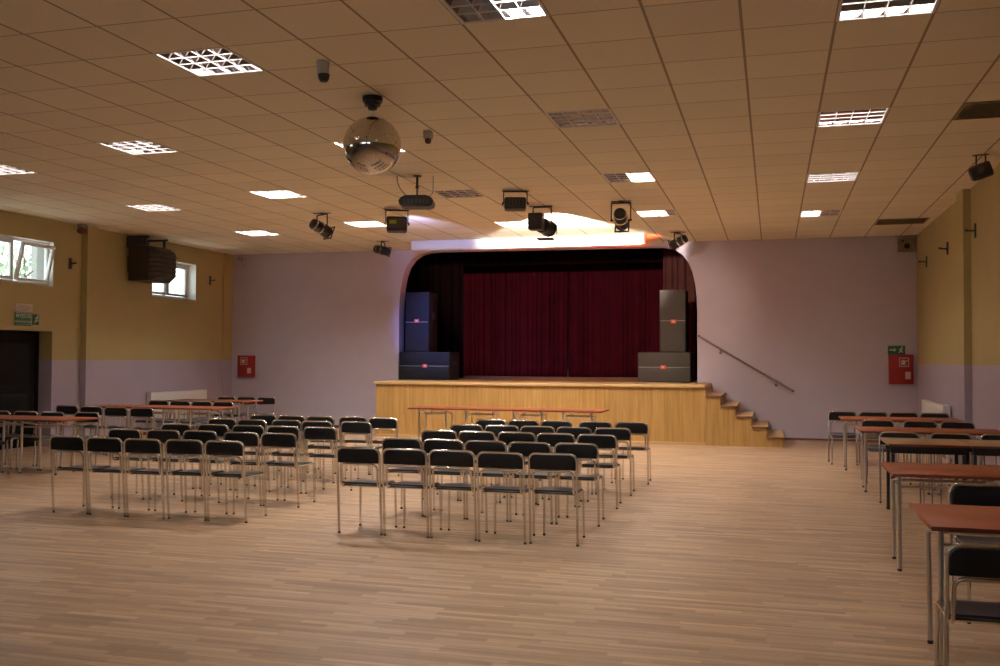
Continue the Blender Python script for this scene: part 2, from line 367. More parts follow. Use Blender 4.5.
# windows
def window(idx, w, depth, sashes, tilt=(), rear=False):
    y0, y1, z0, z1 = w; root = empty(f'window_{idx}', ((y0 + y1) / 2, YF - depth, z0) if rear else (XL - depth, (y0 + y1) / 2, z0), PI / 2 if rear else 0, kind='structure')
    ly = (y1 - y0) / 2; h = z1 - z0
    fr = MB(); t = .055
    fr.box((-.06, -ly, 0), (0, ly, t), .006).box((-.06, -ly, h - t), (0, ly, h), .006)
    for e in (-ly, ly - t): fr.box((-.06, e, t), (0, e + t, h - t), .006)
    eds = [-ly + (2 * ly) * k / sashes for k in range(sashes + 1)]
    for e in eds[1:-1]: fr.box((-.06, e - .03, t), (0, e + .03, h - t), .006)
    fr.build('window_frame', M['pvc'], root)
    MB().box((-.30 + depth, -ly - .0, -.02), (depth + .02, ly, .0), .004).build('window_sill', M['pvc'], root) if depth > .1 else None
    rv = MB(); q = .004
    for lo, hi in (((.001, -ly, h - q), (depth - .001, ly, h)), ((.001, -ly, .0), (depth - .001, -ly + q, h - q)), ((.001, ly - q, 0), (depth - .001, ly, h - q))): rv.box(lo, hi)
    ev = MB(); e0 = -(.359 - depth) if not rear else -(.299 - depth)
    for lo, hi in (((e0, -ly, h - q), (-.061, ly, h)), ((e0, -ly, 0), (-.061, -ly + q, h - q)), ((e0, ly - q, 0), (-.061, ly, h - q))): ev.box(lo, hi)
    ev.build('outer_reveal', M['render'], root, smooth=False)
    rv.build('reveal_lining', M['white_plastic'], root, smooth=False)
    for k in range(sashes):
        a = eds[k] + (.03 if k else t); b = eds[k + 1] - (.03 if k < sashes - 1 else t)
        s = MB(); q = .055; c = t
        z_lo, z_hi = t + .005, h - t - .005; a += .004; b -= .004
        zh = z_hi - z_lo
        s.box((-.025, a, 0), (.035, b, q), .008).box((-.025, a, zh - q), (.035, b, zh), .008)
        for e in (a, b - q): s.box((-.025, e, q), (.035, e + q, zh - q), .008)
        so = s.build('sash', M['pvc'], root); so.location = (.012, 0, z_lo)
        MB().box((0, a + q, q), (.008, b - q, zh - q)).build('pane', M['glass'], so, smooth=False)
        hb = MB(); ym = (a + b) / 2; hb.box((.035, ym - .015, zh - q + .012), (.05, ym + .015, zh - .012), .004).tube([(.05, ym, zh - q / 2), (.075, ym, zh - q / 2), (.075, ym + .1, zh - q / 2)], .008, 8, .012)
        hb.build('handle', M['white_plastic'], so)
        if k in tilt: so.rotation_euler.y = math.radians(13)
    return root
window(1, W1, .10, 3, tilt=(2,))
window(2, W2, .25, 2)
window(3, W3_FILL, .10, 3)
for i, w in enumerate(REAR_FILL_WINDOWS): window(4 + i, w, .10, 3, rear=True)
# door in the left wall: dark double door at the back of its recess
dr = empty('door_1', (XL - .30, (D1[0] + D1[1]) / 2, 0), kind='structure')
hw = (D1[1] - D1[0]) / 2
MB().box((-.06, -hw, 2.0), (.02, hw, 2.065), .004).box((-.06, -hw, 0), (.02, -hw + .06, 2.0), .004).box((-.06, hw - .06, 0), (.02, hw, 2.0), .004).build('door_frame', M['door'], dr)
for s0 in (-1, 1):
    a, b = sorted((s0 * .004, s0 * (hw - .064)))
    lf = MB().box((-.045, a, .008), (-.002, b, 1.996), .003)
    for z0, z1 in ((.18, .95), (1.12, 1.85)): lf.box((-.002, a + .16, z0), (.008, b - .16, z1), .004)
    lo = lf.build('door_leaf', M['door'], dr)
    MB().box((-.002, s0 * .05 - .02, .95), (.006, s0 * .05 + .02, 1.16), .003).tube([(.006, s0 * .05, 1.08), (.05, s0 * .05, 1.08), (.05, s0 * .17, 1.08)], .009, 8, .015).build('handle', M['steel'], lo)
struct(MB().box((XL - .42, D1[0] - .2, 0), (XL - .36, D1[1] + .2, 2.3)), 'wall_corridor', M['door'], smooth=False)

# ---------------------------------------------------------------- stage
ZS, YS = 1.13, 18.45
SX0, SX1 = -7.9, -1.22
st = empty('stage', (0, YS, 0), label='raised oak-fronted stage in the round-cornered opening of the back wall', cat='stage')
MB().box((SX0, .02, .0), (SX1, .06, ZS - .055)).build('front_panel', M['oak'], st, smooth=False)
MB().box((SX0, .06, .0), (SX0 + .04, YB - YS, ZS - .055)).build('side_panel', M['oak'], st, smooth=False)
MB().box((SX0 - .035, -.02, ZS - .055), (SX1, .10, ZS), .008).build('edge_board', M['oak_light'], st)
MB().box((SX0 - .035, .10, ZS - .055), (SX1, YB - YS - .005, ZS - .001)).build('apron_floor', M['oak_light'], st, smooth=False)
fl = MB().box((OL + .002, YB - YS - .004, ZS - .08), (OR - .002, YB - YS + .33, ZS - .002)); fl.box((-10.19, YB - YS + .33, ZS - .08), (-.61, 8.6, ZS - .002)); fl.build('stage_floor', M['stage_floor'], st, smooth=False)
MB().box((SX0, .008, 0), (SX1, .019, .05), .003).build('plinth_strip', M['oak_light'], st)
# steps
sx = [SX1 + .28 * k for k in range(6)]; zz = [ZS * (5 - k) / 6 for k in range(5)]
ss = empty('stage_steps', (0, YS, 0), label='oak flight of five steps against the back wall, right end of the stage', cat='steps')
pl = [(SX1 + .003, .02, 0)]
prof = [(SX1 + .003, 0)] + [(SX1 + .003, zz[0] - .045)]
for k in range(5):
    prof.append((sx[k + 1] - .012, zz[k] - .045))
    if k < 4: prof.append((sx[k + 1] - .012, zz[k + 1] - .045))
prof.append((sx[5] - .012, 0))
MB().prism([(x, .02, z) for x, z in prof], (0, .03, 0)).build('side_panel', M['oak'], ss, smooth=False)
for k in range(5):
    x0, x1 = sx[k] + .003, sx[k + 1] + .012
    t = MB().box((x0, .0, zz[k] - .042), (x1, YB - YS - .005, zz[k]), .006).build('tread', M['oak_light'], ss)
    MB().box((x0, -.006, zz[k] - .042), (x1, -.0005, zz[k] - .002), .002).box((x1 + .0005, -.006, zz[k] - .042), (x1 + .006, YB - YS - .005, zz[k] - .002), .002).build('nosing', M['step_edge'], t)
    zl = zz[k + 1] if k < 4 else 0
    MB().box((sx[k + 1] - .012, .05, zl), (sx[k + 1] - .0005, YB - YS - .005, zz[k] - .044)).build('riser', M['oak'], ss, smooth=False)
MB().box((SX1 + .0005, .0, zz[0] + .001), (SX1 + .012, YB - YS - .005, ZS - .06)).build('riser', M['oak'], ss, smooth=False)

# stage house behind the wall
struct(MB().box((-10.4, YB + .33, 0), (-10.2, 27.2, 5)), 'wall_stage_left', M['dark_wall'], smooth=False)
struct(MB().box((-.6, YB + .33, 0), (-.4, 27.2, 5)), 'wall_stage_right', M['dark_wall'], smooth=False)
struct(MB().box((-10.4, 27.2, 0), (-.4, 27.4, 5)), 'wall_stage_back', M['dark_wall'], smooth=False)
struct(MB().box((-10.4, YB + .33, 5), (-.4, 27.4, 5.2)), 'ceiling_stage', M['dark_wall'], smooth=False)
struct(MB().box((-10.4, YB + .33, CZ + .31), (-.4, YB + .45, 5)), 'wall_stage_front', M['dark_wall'], smooth=False)

def cloth(name, x0, x1, y, z0, z1, m, fold, amp, seed, label, cat='curtain'):
    rnd = random.Random(seed); n = int((x1 - x0) / fold * 12); ph = [rnd.uniform(0, 6) for _ in range(4)]; am = [rnd.uniform(.7, 1.3) for _ in range(200)]
    def f(u, v):
        x = (x1 - x0) * u; k = int(x / fold)
        w = x + .25 * fold * math.sin(x / fold * 1.7 + ph[0])
        a = amp * (.75 + .3 * math.sin(x / fold * .61 + ph[1])) * (1.15 - .45 * v)
        yy = a * math.sin(2 * PI * w / fold) + .35 * a * math.sin(4 * PI * w / fold + ph[2]) + .02 * math.sin(3 * v + x)
        return (x - (x1 - x0) / 2, yy, z0 + (z1 - z0) * v)
    o = MB().grid(f, n, 14).build(name, m, ang=80)
    o.location = ((x0 + x1) / 2, y, 0)
    md = o.modifiers.new('cloth_thickness', 'SOLIDIFY'); md.thickness = .006
    return tag(o, label, cat)
cloth('stage_curtain', -10.0, -5.33, 25.5, ZS + .005, 4.9, M['curtain'], .15, .04, 3, 'left half of the dark red pleated main curtain at the stage back')
cloth('stage_curtain', -5.31, -.8, 25.5, ZS + .005, 4.9, M['curtain'], .15, .04, 4, 'right half of the dark red pleated main curtain at the stage back')
cloth('leg_curtain', -2.40, -1.2, 22.1, ZS + .005, 4.9, M['curtain_warm'], .17, .06, 5, 'narrow red-brown side curtain hanging behind the warmly lit right speakers')
cloth('leg_curtain', -10.0, -7.35, 22.6, ZS + .005, 4.9, M['curtain_black'], .22, .05, 6, 'black side curtain hanging behind the blue-lit left speakers')
cloth('curtain_top_shade', -9.9, -.8, 22.9, 3.92, 4.95, M['curtain_black'], .25, .04, 8, 'black cloth strip standing for shade across the top of the stage opening')  # curtain top is only unlit here; its shade is put into a black strip

# ---------------------------------------------------------------- speakers on stage
def cab(name, x0, x1, y0, dep, z0, z1, label, badge, split, gm='grille_lit'):
    o = empty(name, ((x0 + x1) / 2, y0, z0), label=label, cat='speaker'); w = (x1 - x0) / 2; h = z1 - z0
    MB().box((-w, .02, 0), (w, dep, h), .012).build('cabinet', M['cab_black'], o)
    g = MB()
    if split == 'h':
        for a, b in ((.012, h / 2 - .008), (h / 2 + .008, h - .012)): g.box((-w + .012, 0, a), (w - .012, .019, b), .008)
        st_ = MB().box((-w + .012, .006, h / 2 - .006), (w - .012, .0185, h / 2 + .006))
    g.build('grille', M[gm], o)
    st_.build('seam_strip', M['grey_plastic'], o)
    bx, bz = badge
    b = MB().box((bx - .055, -.006, bz - .04), (bx + .055, -.0005, bz + .04), .002).build('badge', M['badge'], o)
    MB().box((bx - .022, -.009, bz - .014), (bx + .022, -.0065, bz + .014), .001).build('badge_mark', M['sign_white'], b)
    hd = MB()
    for s0 in (-1, 1):
        xo = s0 * w
        hd.box((xo - .004 if s0 > 0 else xo - .006, dep * .45, h * .55), (xo + .006 if s0 > 0 else xo + .004, dep * .7, h * .66), .003)
    hd.build('handle', M['dark_grey'], o)
    return o
YSP = 20.26
Z0 = ZS + .001
cab('subwoofer', -8.12, -6.92, YSP, .75, Z0, Z0 + .62, 'dim blue-lit subwoofer lying at the left end of the stage', (0.03, .31), 'h', 'grille_dim')
cab('loudspeaker', -7.98, -7.42, YSP + .02, .60, Z0 + .6205, Z0 + 1.97, 'dim blue-lit tall loudspeaker standing on the left subwoofer', (0.0, .70), 'h', 'grille_dim')
cab('subwoofer', -2.73, -1.64, YSP, .75, Z0, Z0 + .63, 'warmly lit subwoofer lying at the right end of the stage', (-.02, .315), 'h')
cab('loudspeaker', -2.28, -1.735, YSP + .02, .60, Z0 + .6305, Z0 + 1.94, 'warmly lit tall loudspeaker standing on the right subwoofer', (.02, .64), 'h')

# ---------------------------------------------------------------- chairs
def make_chair():
    r0 = .0115
    root = empty('stacking_chair', (0, 0, 0))
    yb = lambda z: -.205 - .07 * z / .8
    xo, xi = .208, .178
    ms = 'chrome'
    zt = .80 - r0
    MB().tube([(-xo, yb(.42), .42), (-xo, yb(zt), zt), (xo, yb(zt), zt), (xo, yb(.42), .42)], r0, 10, .062, 6).build('back_frame', M[ms], root)
    for s0 in (-1, 1):
        l = MB().tube([(s0 * xo, yb(.42), .4195), (s0 * xo, yb(.012), .012)], r0, 10).build('leg', M[ms], root)
        MB().lathe([(.0115, 0), (.0128, .003), (.0128, .016), (.0115, .018)], 10, Matrix.Translation((s0 * xo, yb(0), 0))).build('foot_cap', M['dark_grey'], l)
    zi = .640
    f = MB().tube([(-xi + .0, .165, .43), (-xi, yb(.43) + .012, .432), (-xi, yb(zi), zi), (xi, yb(zi), zi), (xi, yb(.43) + .012, .432), (xi, .165, .43)], r0 * .9, 10, .05, 5)
    f.tube([(-xi, .10, .43), (xi, .10, .43)], .009, 8).tube([(-xi, -.14, .431), (xi, -.14, .431)], .009, 8)
    f.build('seat_frame', M[ms], root)
    for s0 in (-1, 1):
        l = MB().tube([(s0 * xi, .1655, .43), (s0 * xi, .198, .425), (s0 * (xi + .006), .212, .012)], r0 * .9, 10, .03, 4).build('leg', M[ms], root)
        MB().lathe([(.0105, 0), (.0118, .003), (.0118, .016), (.0105, .018)], 10, Matrix.Translation((s0 * (xi + .006), .212, 0))).build('foot_cap', M['dark_grey'], l)
    # back pad, curved, rounded upper corners
    p = MB()
    t = bmesh.new()
    NX = 14; zlo, zhi = .654, .779
    def top(x):
        w = xo - .012; rc = .05; ax = abs(x)
        return zhi if ax < w - rc else zhi - rc + math.sqrt(max(0, rc * rc - (ax - w + rc) ** 2))
    w = xo - .012
    V = {}
    xs = [-w + 2 * w * (.5 - .5 * math.cos(PI * i / NX)) for i in range(NX + 1)]
    for i, x in enumerate(xs):
        for j in range(5):
            z = zlo + (top(x) - zlo) * j / 4
            ed = (0 < i < NX) and (0 < j < 4)
            bow = -.014 * (1 - (x / w) ** 2)
            for sd in (0, 1):
                off = (.015 if ed else .007) * (1 if sd else -1)
                V[(i, j, sd)] = t.verts.new((x, yb(z) + bow * .6 + off, z))
    for i in range(NX):
        for j in range(4):
            t.faces.new((V[(i, j, 0)], V[(i + 1, j, 0)], V[(i + 1, j + 1, 0)], V[(i, j + 1, 0)]))
            t.faces.new((V[(i, j, 1)], V[(i, j + 1, 1)], V[(i + 1, j + 1, 1)], V[(i + 1, j, 1)]))
        for j in (0, 4): t.faces.new((V[(i, j, 0)], V[(i, j, 1)], V[(i + 1, j, 1)], V[(i + 1, j, 0)]))
    for j in range(4):
        for i in (0, NX): t.faces.new((V[(i, j, 0)], V[(i, j + 1, 0)], V[(i, j + 1, 1)], V[(i, j, 1)]))
    bmesh.ops.recalc_face_normals(t, faces=t.faces)
    p.merge(t); p.build('backrest', M['vinyl'], root, ang=60)
    # moulded seat: dished, front edge rolled down
    def seat(u, v, off):
        x = -.185 + .37 * u; y = -.19 + .395 * v
        cx = (u - .5) * 2
        z = .455 - .012 * (1 - cx * cx) * math.sin(PI * min(1, v * 1.1)) - (.03 * max(0, (v - .85) / .15) ** 2) + .012 * max(0, (.15 - v) / .15) ** 2
        x *= 1 - .06 * v - .12 * max(0, (v - .9) / .1) ** 2
        return (x, y, z - off)
    s_ = MB(); t = bmesh.new(); n = 10
    A = [[t.verts.new(seat(i / n, j / n, 0)) for j in range(n + 1)] for i in range(n + 1)]; B = [[t.verts.new(seat(i / n, j / n, .013)) for j in range(n + 1)] for i in range(n + 1)]
    for i in range(n):
        for j in range(n):
            t.faces.new((A[i][j], A[i + 1][j], A[i + 1][j + 1], A[i][j + 1])); t.faces.new((B[i][j], B[i][j + 1], B[i + 1][j + 1], B[i + 1][j]))
        for j in (0, n): t.faces.new((A[i][j], B[i][j], B[i + 1][j], A[i + 1][j])); t.faces.new((A[j][i], A[j][i + 1], B[j][i + 1], B[j][i]))
    bmesh.ops.recalc_face_normals(t, faces=t.faces); s_.merge(t); s_.build('seat', M['seat'], root, ang=60)
    return root
chair0 = make_chair(); used = [False]
def chair(x, ytop, facing, label, group, rz=0.):
    """x, ytop: where the top of the back stands; facing +1 = towards the stage, -1 = towards the camera"""
    if used[0]: c = copy_tree(chair0)
    else: c = chair0; used[0] = True
    a = (0 if facing > 0 else PI) + rz
    c.rotation_euler.z = a
    off = Vector((0, -.275, 0)); off.rotate(Euler((0, 0, a)))
    c.location = (x - off.x, ytop - off.y, 0)
    return tag(c, label, 'chair', group)
ROWS = ['nearest row', 'second row', 'third row', 'fourth row', 'farthest row']
POS = ['leftmost chair', 'second chair from the left', 'middle chair', 'second chair from the right', 'rightmost chair']
rj = random.Random(11)
for r, (y, dx) in enumerate(zip((8.08, 9.13, 10.28, 11.28, 12.38), (0, 0, -.01, -.01, .0))):
    xs = [-3.63, -3.18, -2.73, -2.28, -1.82]
    if r == 4: xs = [-3.63, -3.18, -2.73, -2.22, -1.75]
    for k, x in enumerate(xs):
        chair(x + rj.uniform(-.003, .003), y + rj.uniform(-.03, .03), 1, f'{POS[k]} in the {ROWS[r]} of the right-hand block, black back', 'chairs of the right-hand block', rj.uniform(-.008, .008))
LX = [[-6.95, -6.49, -6.03, -5.585, -5.14], [-7.05, -6.56, -6.11, -5.56, -5.11], [-7.03, -6.54, -6.06, -5.59, -5.11], [-7.05, -6.58, -6.10, -5.64, -5.12], [-6.97, -6.51, -6.05, -5.58, -5.13]]
for r, y in enumerate((8.27, 9.33, 10.3, 11.3, 12.22)):
    for k, x in enumerate(LX[r]):
        chair(x, y + rj.uniform(-.04, .04), 1, f'{POS[k]} in the {ROWS[r]} of the left-hand block, black back', 'chairs of the left-hand block', rj.uniform(-.008, .008))

# ---------------------------------------------------------------- tables
TW = .83
def make_table(top_m, leg_m, inset, dep, apron=False, w=TW):
    root = empty('table', (0, 0, 0)); h = .75; d = dep / 2; hw = w / 2 - .002
    tp = MB().box((-hw, -d, h - .025), (hw, d, h), .003).build('tabletop', M[top_m], root)
    MB().box((-hw, -d - .003, h - .0245), (hw, -d - .0002, h - .0005), .001).build('edge_band', M['table_edge'], tp)
    MB().box((-hw, d + .0002, h - .0245), (hw, d + .003, h - .0005), .001).build('edge_band', M['table_edge'], tp)
    xi = hw - inset; fy, ry = -d + .10, d - .32
    lm = M[leg_m]; r = .0155
    if apron:
        for y in (fy, ry): MB().box((-xi - .02, y - .012, h - .105), (xi + .02, y + .012, h - .0255), .003).build('apron', lm, root)
        for sx_ in (-1, 1):
            for y in (fy, ry): MB().box((sx_ * xi - .016, y - .016, 0), (sx_ * xi + .016, y + .016, h - .106), .004).build('leg', lm, root)
        return root
    for sx_ in (-1, 1):
        l = MB().tube([(sx_ * xi, fy, h - .0255), (sx_ * (xi + .004), fy - .02, .01)], r, 10).build('leg', lm, root)
        MB().lathe([(.0155, 0), (.0168, .003), (.0168, .018), (.0157, .02)], 12, Matrix.Translation((sx_ * (xi + .004), fy - .02, 0))).build('foot_cap', M['dark_grey'], l)
        l = MB().tube([(sx_ * xi * .93, ry, .642), (sx_ * xi, ry + .003, .636), (sx_ * (xi - .01), ry + .02, .01)], r * .9, 10, .05, 5).build('leg', lm, root)
        MB().lathe([(.014, 0), (.0153, .003), (.0153, .018), (.0142, .02)], 12, Matrix.Translation((sx_ * (xi - .01), ry + .02, 0))).build('foot_cap', M['dark_grey'], l)
    MB().tube([(-xi * .929, ry, .642), (xi * .929, ry, .642)], r * .9, 10).build('crossbar', lm, root)
    MB().tube([(-xi, fy - .003, .642), (xi, fy - .003, .642)], r * .6, 8).build('crossbar', lm, root)
    for sx_ in (-1, 1):
        MB().tube([(sx_ * xi * .6, ry, .642), (sx_ * xi * .6, ry, h - .0255)], r * .8, 8).build('strut', lm, root)
        MB().tube([(sx_ * xi, fy, .70), (sx_ * xi * .96, ry, .645)], r * .6, 8).build('brace', lm, root)
    return root
protos = {}
def table(key, args, x0, yf, label, group):
    if key not in protos: t = protos[key] = make_table(*args); 
    else: t = copy_tree(protos[key])
    dep = args[3]; w = args[5] if len(args) > 5 else TW
    t.location = (x0 + w / 2, yf + dep / 2, 0)
    return tag(t, label, 'table', group)
RT = ('calvados', 'steel', .06, .85)
table('r', RT, .785, 5.42, 'red-brown table nearest to the camera at the right edge', 'tables along the right wall')
for i, (y, k, a, x0, rn) in enumerate(((7.86, 'r', RT, .87, 'second table row from the camera'), (10.65, 'b', ('beech', 'black_metal', .05, .85, True, .78), 1.145, 'row with black legs and aprons'), (12.48, 'r', RT, 1.03, 'fourth table row from the camera'), (14.88, 'r', RT, .97, 'farthest table row'))):
    for q in range(2):
        nm = 'olive-brown' if k == 'b' else 'red-brown'
        table(k, a, x0 + q * (a[5] if len(a) > 5 else TW), y, f'{nm} right-hand table, {rn}, ' + ('left one at the aisle' if q == 0 else 'right one beside the wall'), 'tables along the right wall')
ST = ('calvados', 'steel', .18, .75, False, .85)
for q, wd in enumerate(('leftmost', 'second from the left', 'third from the left', 'rightmost')):
    table('s', ST, -6.1 + q * .85, 15.65, f'red-brown table before the stage front, {wd} of four', 'tables before the stage front')
LT = ('calvados', 'steel', .15, .75, False, .88)
for q, wd in enumerate(('right end table', 'second table from its right end', 'table cut by the picture edge')):
    table('l', LT, -9.24 - .88 * (q + 1), 10.90, f'red-brown table, nearest left row by dark door, {wd}', 'tables of the left side')
for q, wd in enumerate(('right end table', 'middle table of three', 'left end table')):
    table('l', LT, -9.02 - .88 * (q + 1), 14.22, f'red-brown table, middle left row before the radiator, {wd}', 'tables of the left side')
for q, wd in enumerate(('right end table', 'second table from its right end')):
    table('l', LT, -9.93 - .88 * (q + 1), 16.70, f'red-brown table, farthest left row near back corner, {wd}', 'tables of the left side')

# chairs at the tables
chair(.95, 4.67, 1, 'black-backed chrome chair at the bottom right corner, near side of the nearest table', 'chairs at the right tables')
chair(1.335, 6.97, -1, 'black-backed chrome chair showing between the two nearest right tables', 'chairs at the right tables')
for n, ys, xs, nm in (('b', 11.72, (1.375, 1.91, 2.42), 'behind the olive-brown black-legged tables'), ('c', 13.98, (1.37, 1.90, 2.36), 'behind the fourth row of right tables')):
    for x, w in zip(xs, ('left', 'middle', 'right')):
        chair(x, ys, -1, f'{w} one of three black-backed chairs {nm}', 'chairs at the right tables')
for x, w in zip((1.06, 1.52, 1.965, 2.41), ('leftmost', 'second from left', 'second from right', 'rightmost')):
    chair(x, 16.2, -1, f'{w} of four black-backed chairs behind the farthest right tables', 'chairs at the right tables')
for x, y, w in ((-11.20, 11.88, 'leftmost'), (-10.70, 11.88, 'second from left'), (-10.21, 11.86, 'third from left'), (-9.68, 11.95, 'rightmost')):
    chair(x, y, -1, f'{w} of four chairs behind the nearest left tables by the dark door', 'chairs at the left tables')
chair(-10.53, 10.66, 1, 'chair cut by the left picture edge, turned sideways under the left tables', 'chairs at the left tables', -PI / 2)
for x, y, w in ((-11.38, 13.55, 'leftmost'), (-10.80, 13.42, 'second from left'), (-10.26, 13.34, 'third from left'), (-9.74, 13.30, 'rightmost')):
    chair(x, y, 1, f'{w} of four chairs on the near side of the middle left tables', 'chairs at the left tables', .04)
for x, w in ((-11.11, 'leftmost'), (-10.65, 'second from left'), (-10.19, 'third from left'), (-9.735, 'rightmost')):
    chair(x, 15.68, -1, f'{w} of four chairs behind the middle left tables, before the radiator', 'chairs at the left tables')
for x, w in ((-10.95, 'left'), (-10.49, 'middle'), (-10.03, 'right')):
    chair(x, 17.76, -1, f'{w} one of three chairs behind the farthest left tables', 'chairs at the left tables')

# ---------------------------------------------------------------- ceiling lamps
def lamp_meshes():
    h = TILE / 2
    fr = MB()
    for lo, hi in (((-h, -h, -.004), (h, -h + .022, .10)), ((-h, h - .022, -.004), (h, h, .10)), ((-h, -h + .022, -.004), (-h + .022, h - .022, .10)), ((h - .022, -h + .022, -.004), (h, h - .022, .10))): fr.box(lo, hi)
    fr = fr.mesh('lamp_housing', M['lamp_frame'], False)
    i = h - .023
    # four W shaped reflector troughs running away from the camera
    rf = MB(); n = 4; w = 2 * i / n
    def prof(u):
        x = -i + 2 * i * u; k = (u * n) % 1 if u < 1 else 1
        return x, .092 - .045 * (abs(k - .5) * 2) ** 2
    rf.grid(lambda u, v: (prof(u)[0], -i + 2 * i * v, prof(u)[1]), 48, 1)
    rf.box((-i, -i, .093), (i, i, .10))
    rf = rf.mesh('reflector', M['reflector'])
    lv = MB()
    for k in range(1, n):
        x = -i + w * k; lv.prism([(x - .024, -i, .054), (x + .024, -i, .054), (x + .004, -i, .0075), (x - .004, -i, .0075)], (0, 2 * i, 0)); lv.box((x - .004, -i, .0), (x + .004, i, .0074), mi=1)
    for k in range(1, 4):
        y = -i + 2 * i * k / 4; lv.prism([(-i, y - .026, .053), (-i, y + .026, .053), (-i, y + .004, .0075), (-i, y - .004, .0075)], (2 * i, 0, 0)); lv.box((-i, y - .004, .0004), (i, y + .004, .0072), mi=1)
    for lo, hi in (((-i, -i, .008), (-i + .003, i, .09)), ((i - .003, -i, .008), (i, i, .09)), ((-i, -i, .008), (i, -i + .003, .09)), ((-i, i - .003, .008), (i, i, .09))): lv.box(lo, hi)
    lv = lv.mesh('louver', [M['louver'], M['lamp_frame']], False)
    tb = {}
    for nm, m in (('L', M['tube_on']), ('D', M['tube_off']), ('N', M['tube_bright']), ('O', M['tube_dim'])):
        tb[nm] = MB().tube([(0, -i + .02, .066), (0, i - .02, .066)], .013, 8).mesh('tube', m)
    return fr, rf, lv, tb, [-i + w * (k + .5) for k in range(n)]
fr, rf, lv, tb, txs = lamp_meshes()
def part(name, me, parent, loc=(0, 0, 0)):
    o = bpy.data.objects.new(name, me); COL.objects.link(o); o.parent = parent; o.location = loc; return o
BRIGHT = {(0, 9), (0, 14), (-4, 15), (-4, 5), (-8, 14), (0, -1)}
for c, r, lit, label in LAMPS:
    root = empty('ceiling_lamp', (GX + (c + .5) * TILE, GY + (r + .5) * TILE, CZ), label=label, cat='ceiling lamp', group='square louvred ceiling lamps')
    part('housing', fr, root); part('reflector', rf, root); part('louver', lv, root)
    for ch, x in zip(lit, txs):
        t = part('tube', tb[ch if ch == 'D' else 'O' if (c in (4, -12) and r < 15) or (c, r) in ((-8, 4), (-4, 0)) else 'N' if (c, r) in BRIGHT else 'L'], root, (x, 0, 0))
        if 'L' in lit and 'D' in lit: t['label'] = 'lit tube' if ch == 'L' else 'unlit tube'
for i, (c, r) in enumerate(VENTS):
    x0, y0 = GX + c * TILE, GY + r * TILE; x1 = XR - .12
    root = empty('ceiling_vent', ((x0 + x1) / 2, y0 + TILE / 2, CZ), label=['dark ceiling grille at the right edge, beside the second right-hand lamp', 'dark ceiling grille far back by the right corner, before the wall speaker'][i], cat='vent', group='ceiling grilles')
    w, h = (x1 - x0) / 2, TILE / 2
    MB().box((-w, -h, -.012), (w, -h + .03, -.001), .002).box((-w, h - .03, -.012), (w, h, -.001), .002).box((-w, -h + .03, -.012), (-w + .03, h - .03, -.001), .002).box((w - .03, -h + .03, -.012), (w, h - .03, -.001), .002).build('frame', M['vent'], root)
    sl = MB()
    for k in range(14):
        y = -h + .05 + k * (2 * h - .1) / 13; sl.box((-w + .03, y - .016, -.008), (w - .03, y + .016, -.005), rot=Matrix.Rotation(.25, 4, 'X'))
    sl.build('slats', M['vent'], root)

# ---------------------------------------------------------------- mirror ball
mbx, mby = -3.62, 8.33
root = empty('mirror_ball', (mbx, mby, CZ), label='large mirror ball hanging from a black motor below the ceiling', cat='mirror ball')
MB().lathe([(.095, -.001), (.098, -.012), (.092, -.05), (.078, -.055), (.075, -.085), (.05, -.09), (.042, -.12), (.012, -.13)], 28).build('motor', M['black_metal'], root)
hk = MB().tube([(0, 0, -.13), (0, 0, -.19)], .006, 8); hk.tube([(-.018, 0, -.135), (-.02, 0, -.165), (0, 0, -.185), (.02, 0, -.165), (.018, 0, -.135)], .003, 6, .01)
hk.build('hook', M['steel'], root)
bm = bmesh.new(); bmesh.ops.create_uvsphere(bm, u_segments=132, v_segments=66, radius=.272)
bmesh.ops.translate(bm, vec=(0, 0, -.462), verts=bm.verts)
me = bpy.data.meshes.new('ball'); bm.to_mesh(me); bm.free(); me.materials.append(M['mirror'])
part('ball', me, root)
MB().lathe([(.03, -.186), (.035, -.194), (.02, -.1975)], 16).build('cap', M['steel'], root)

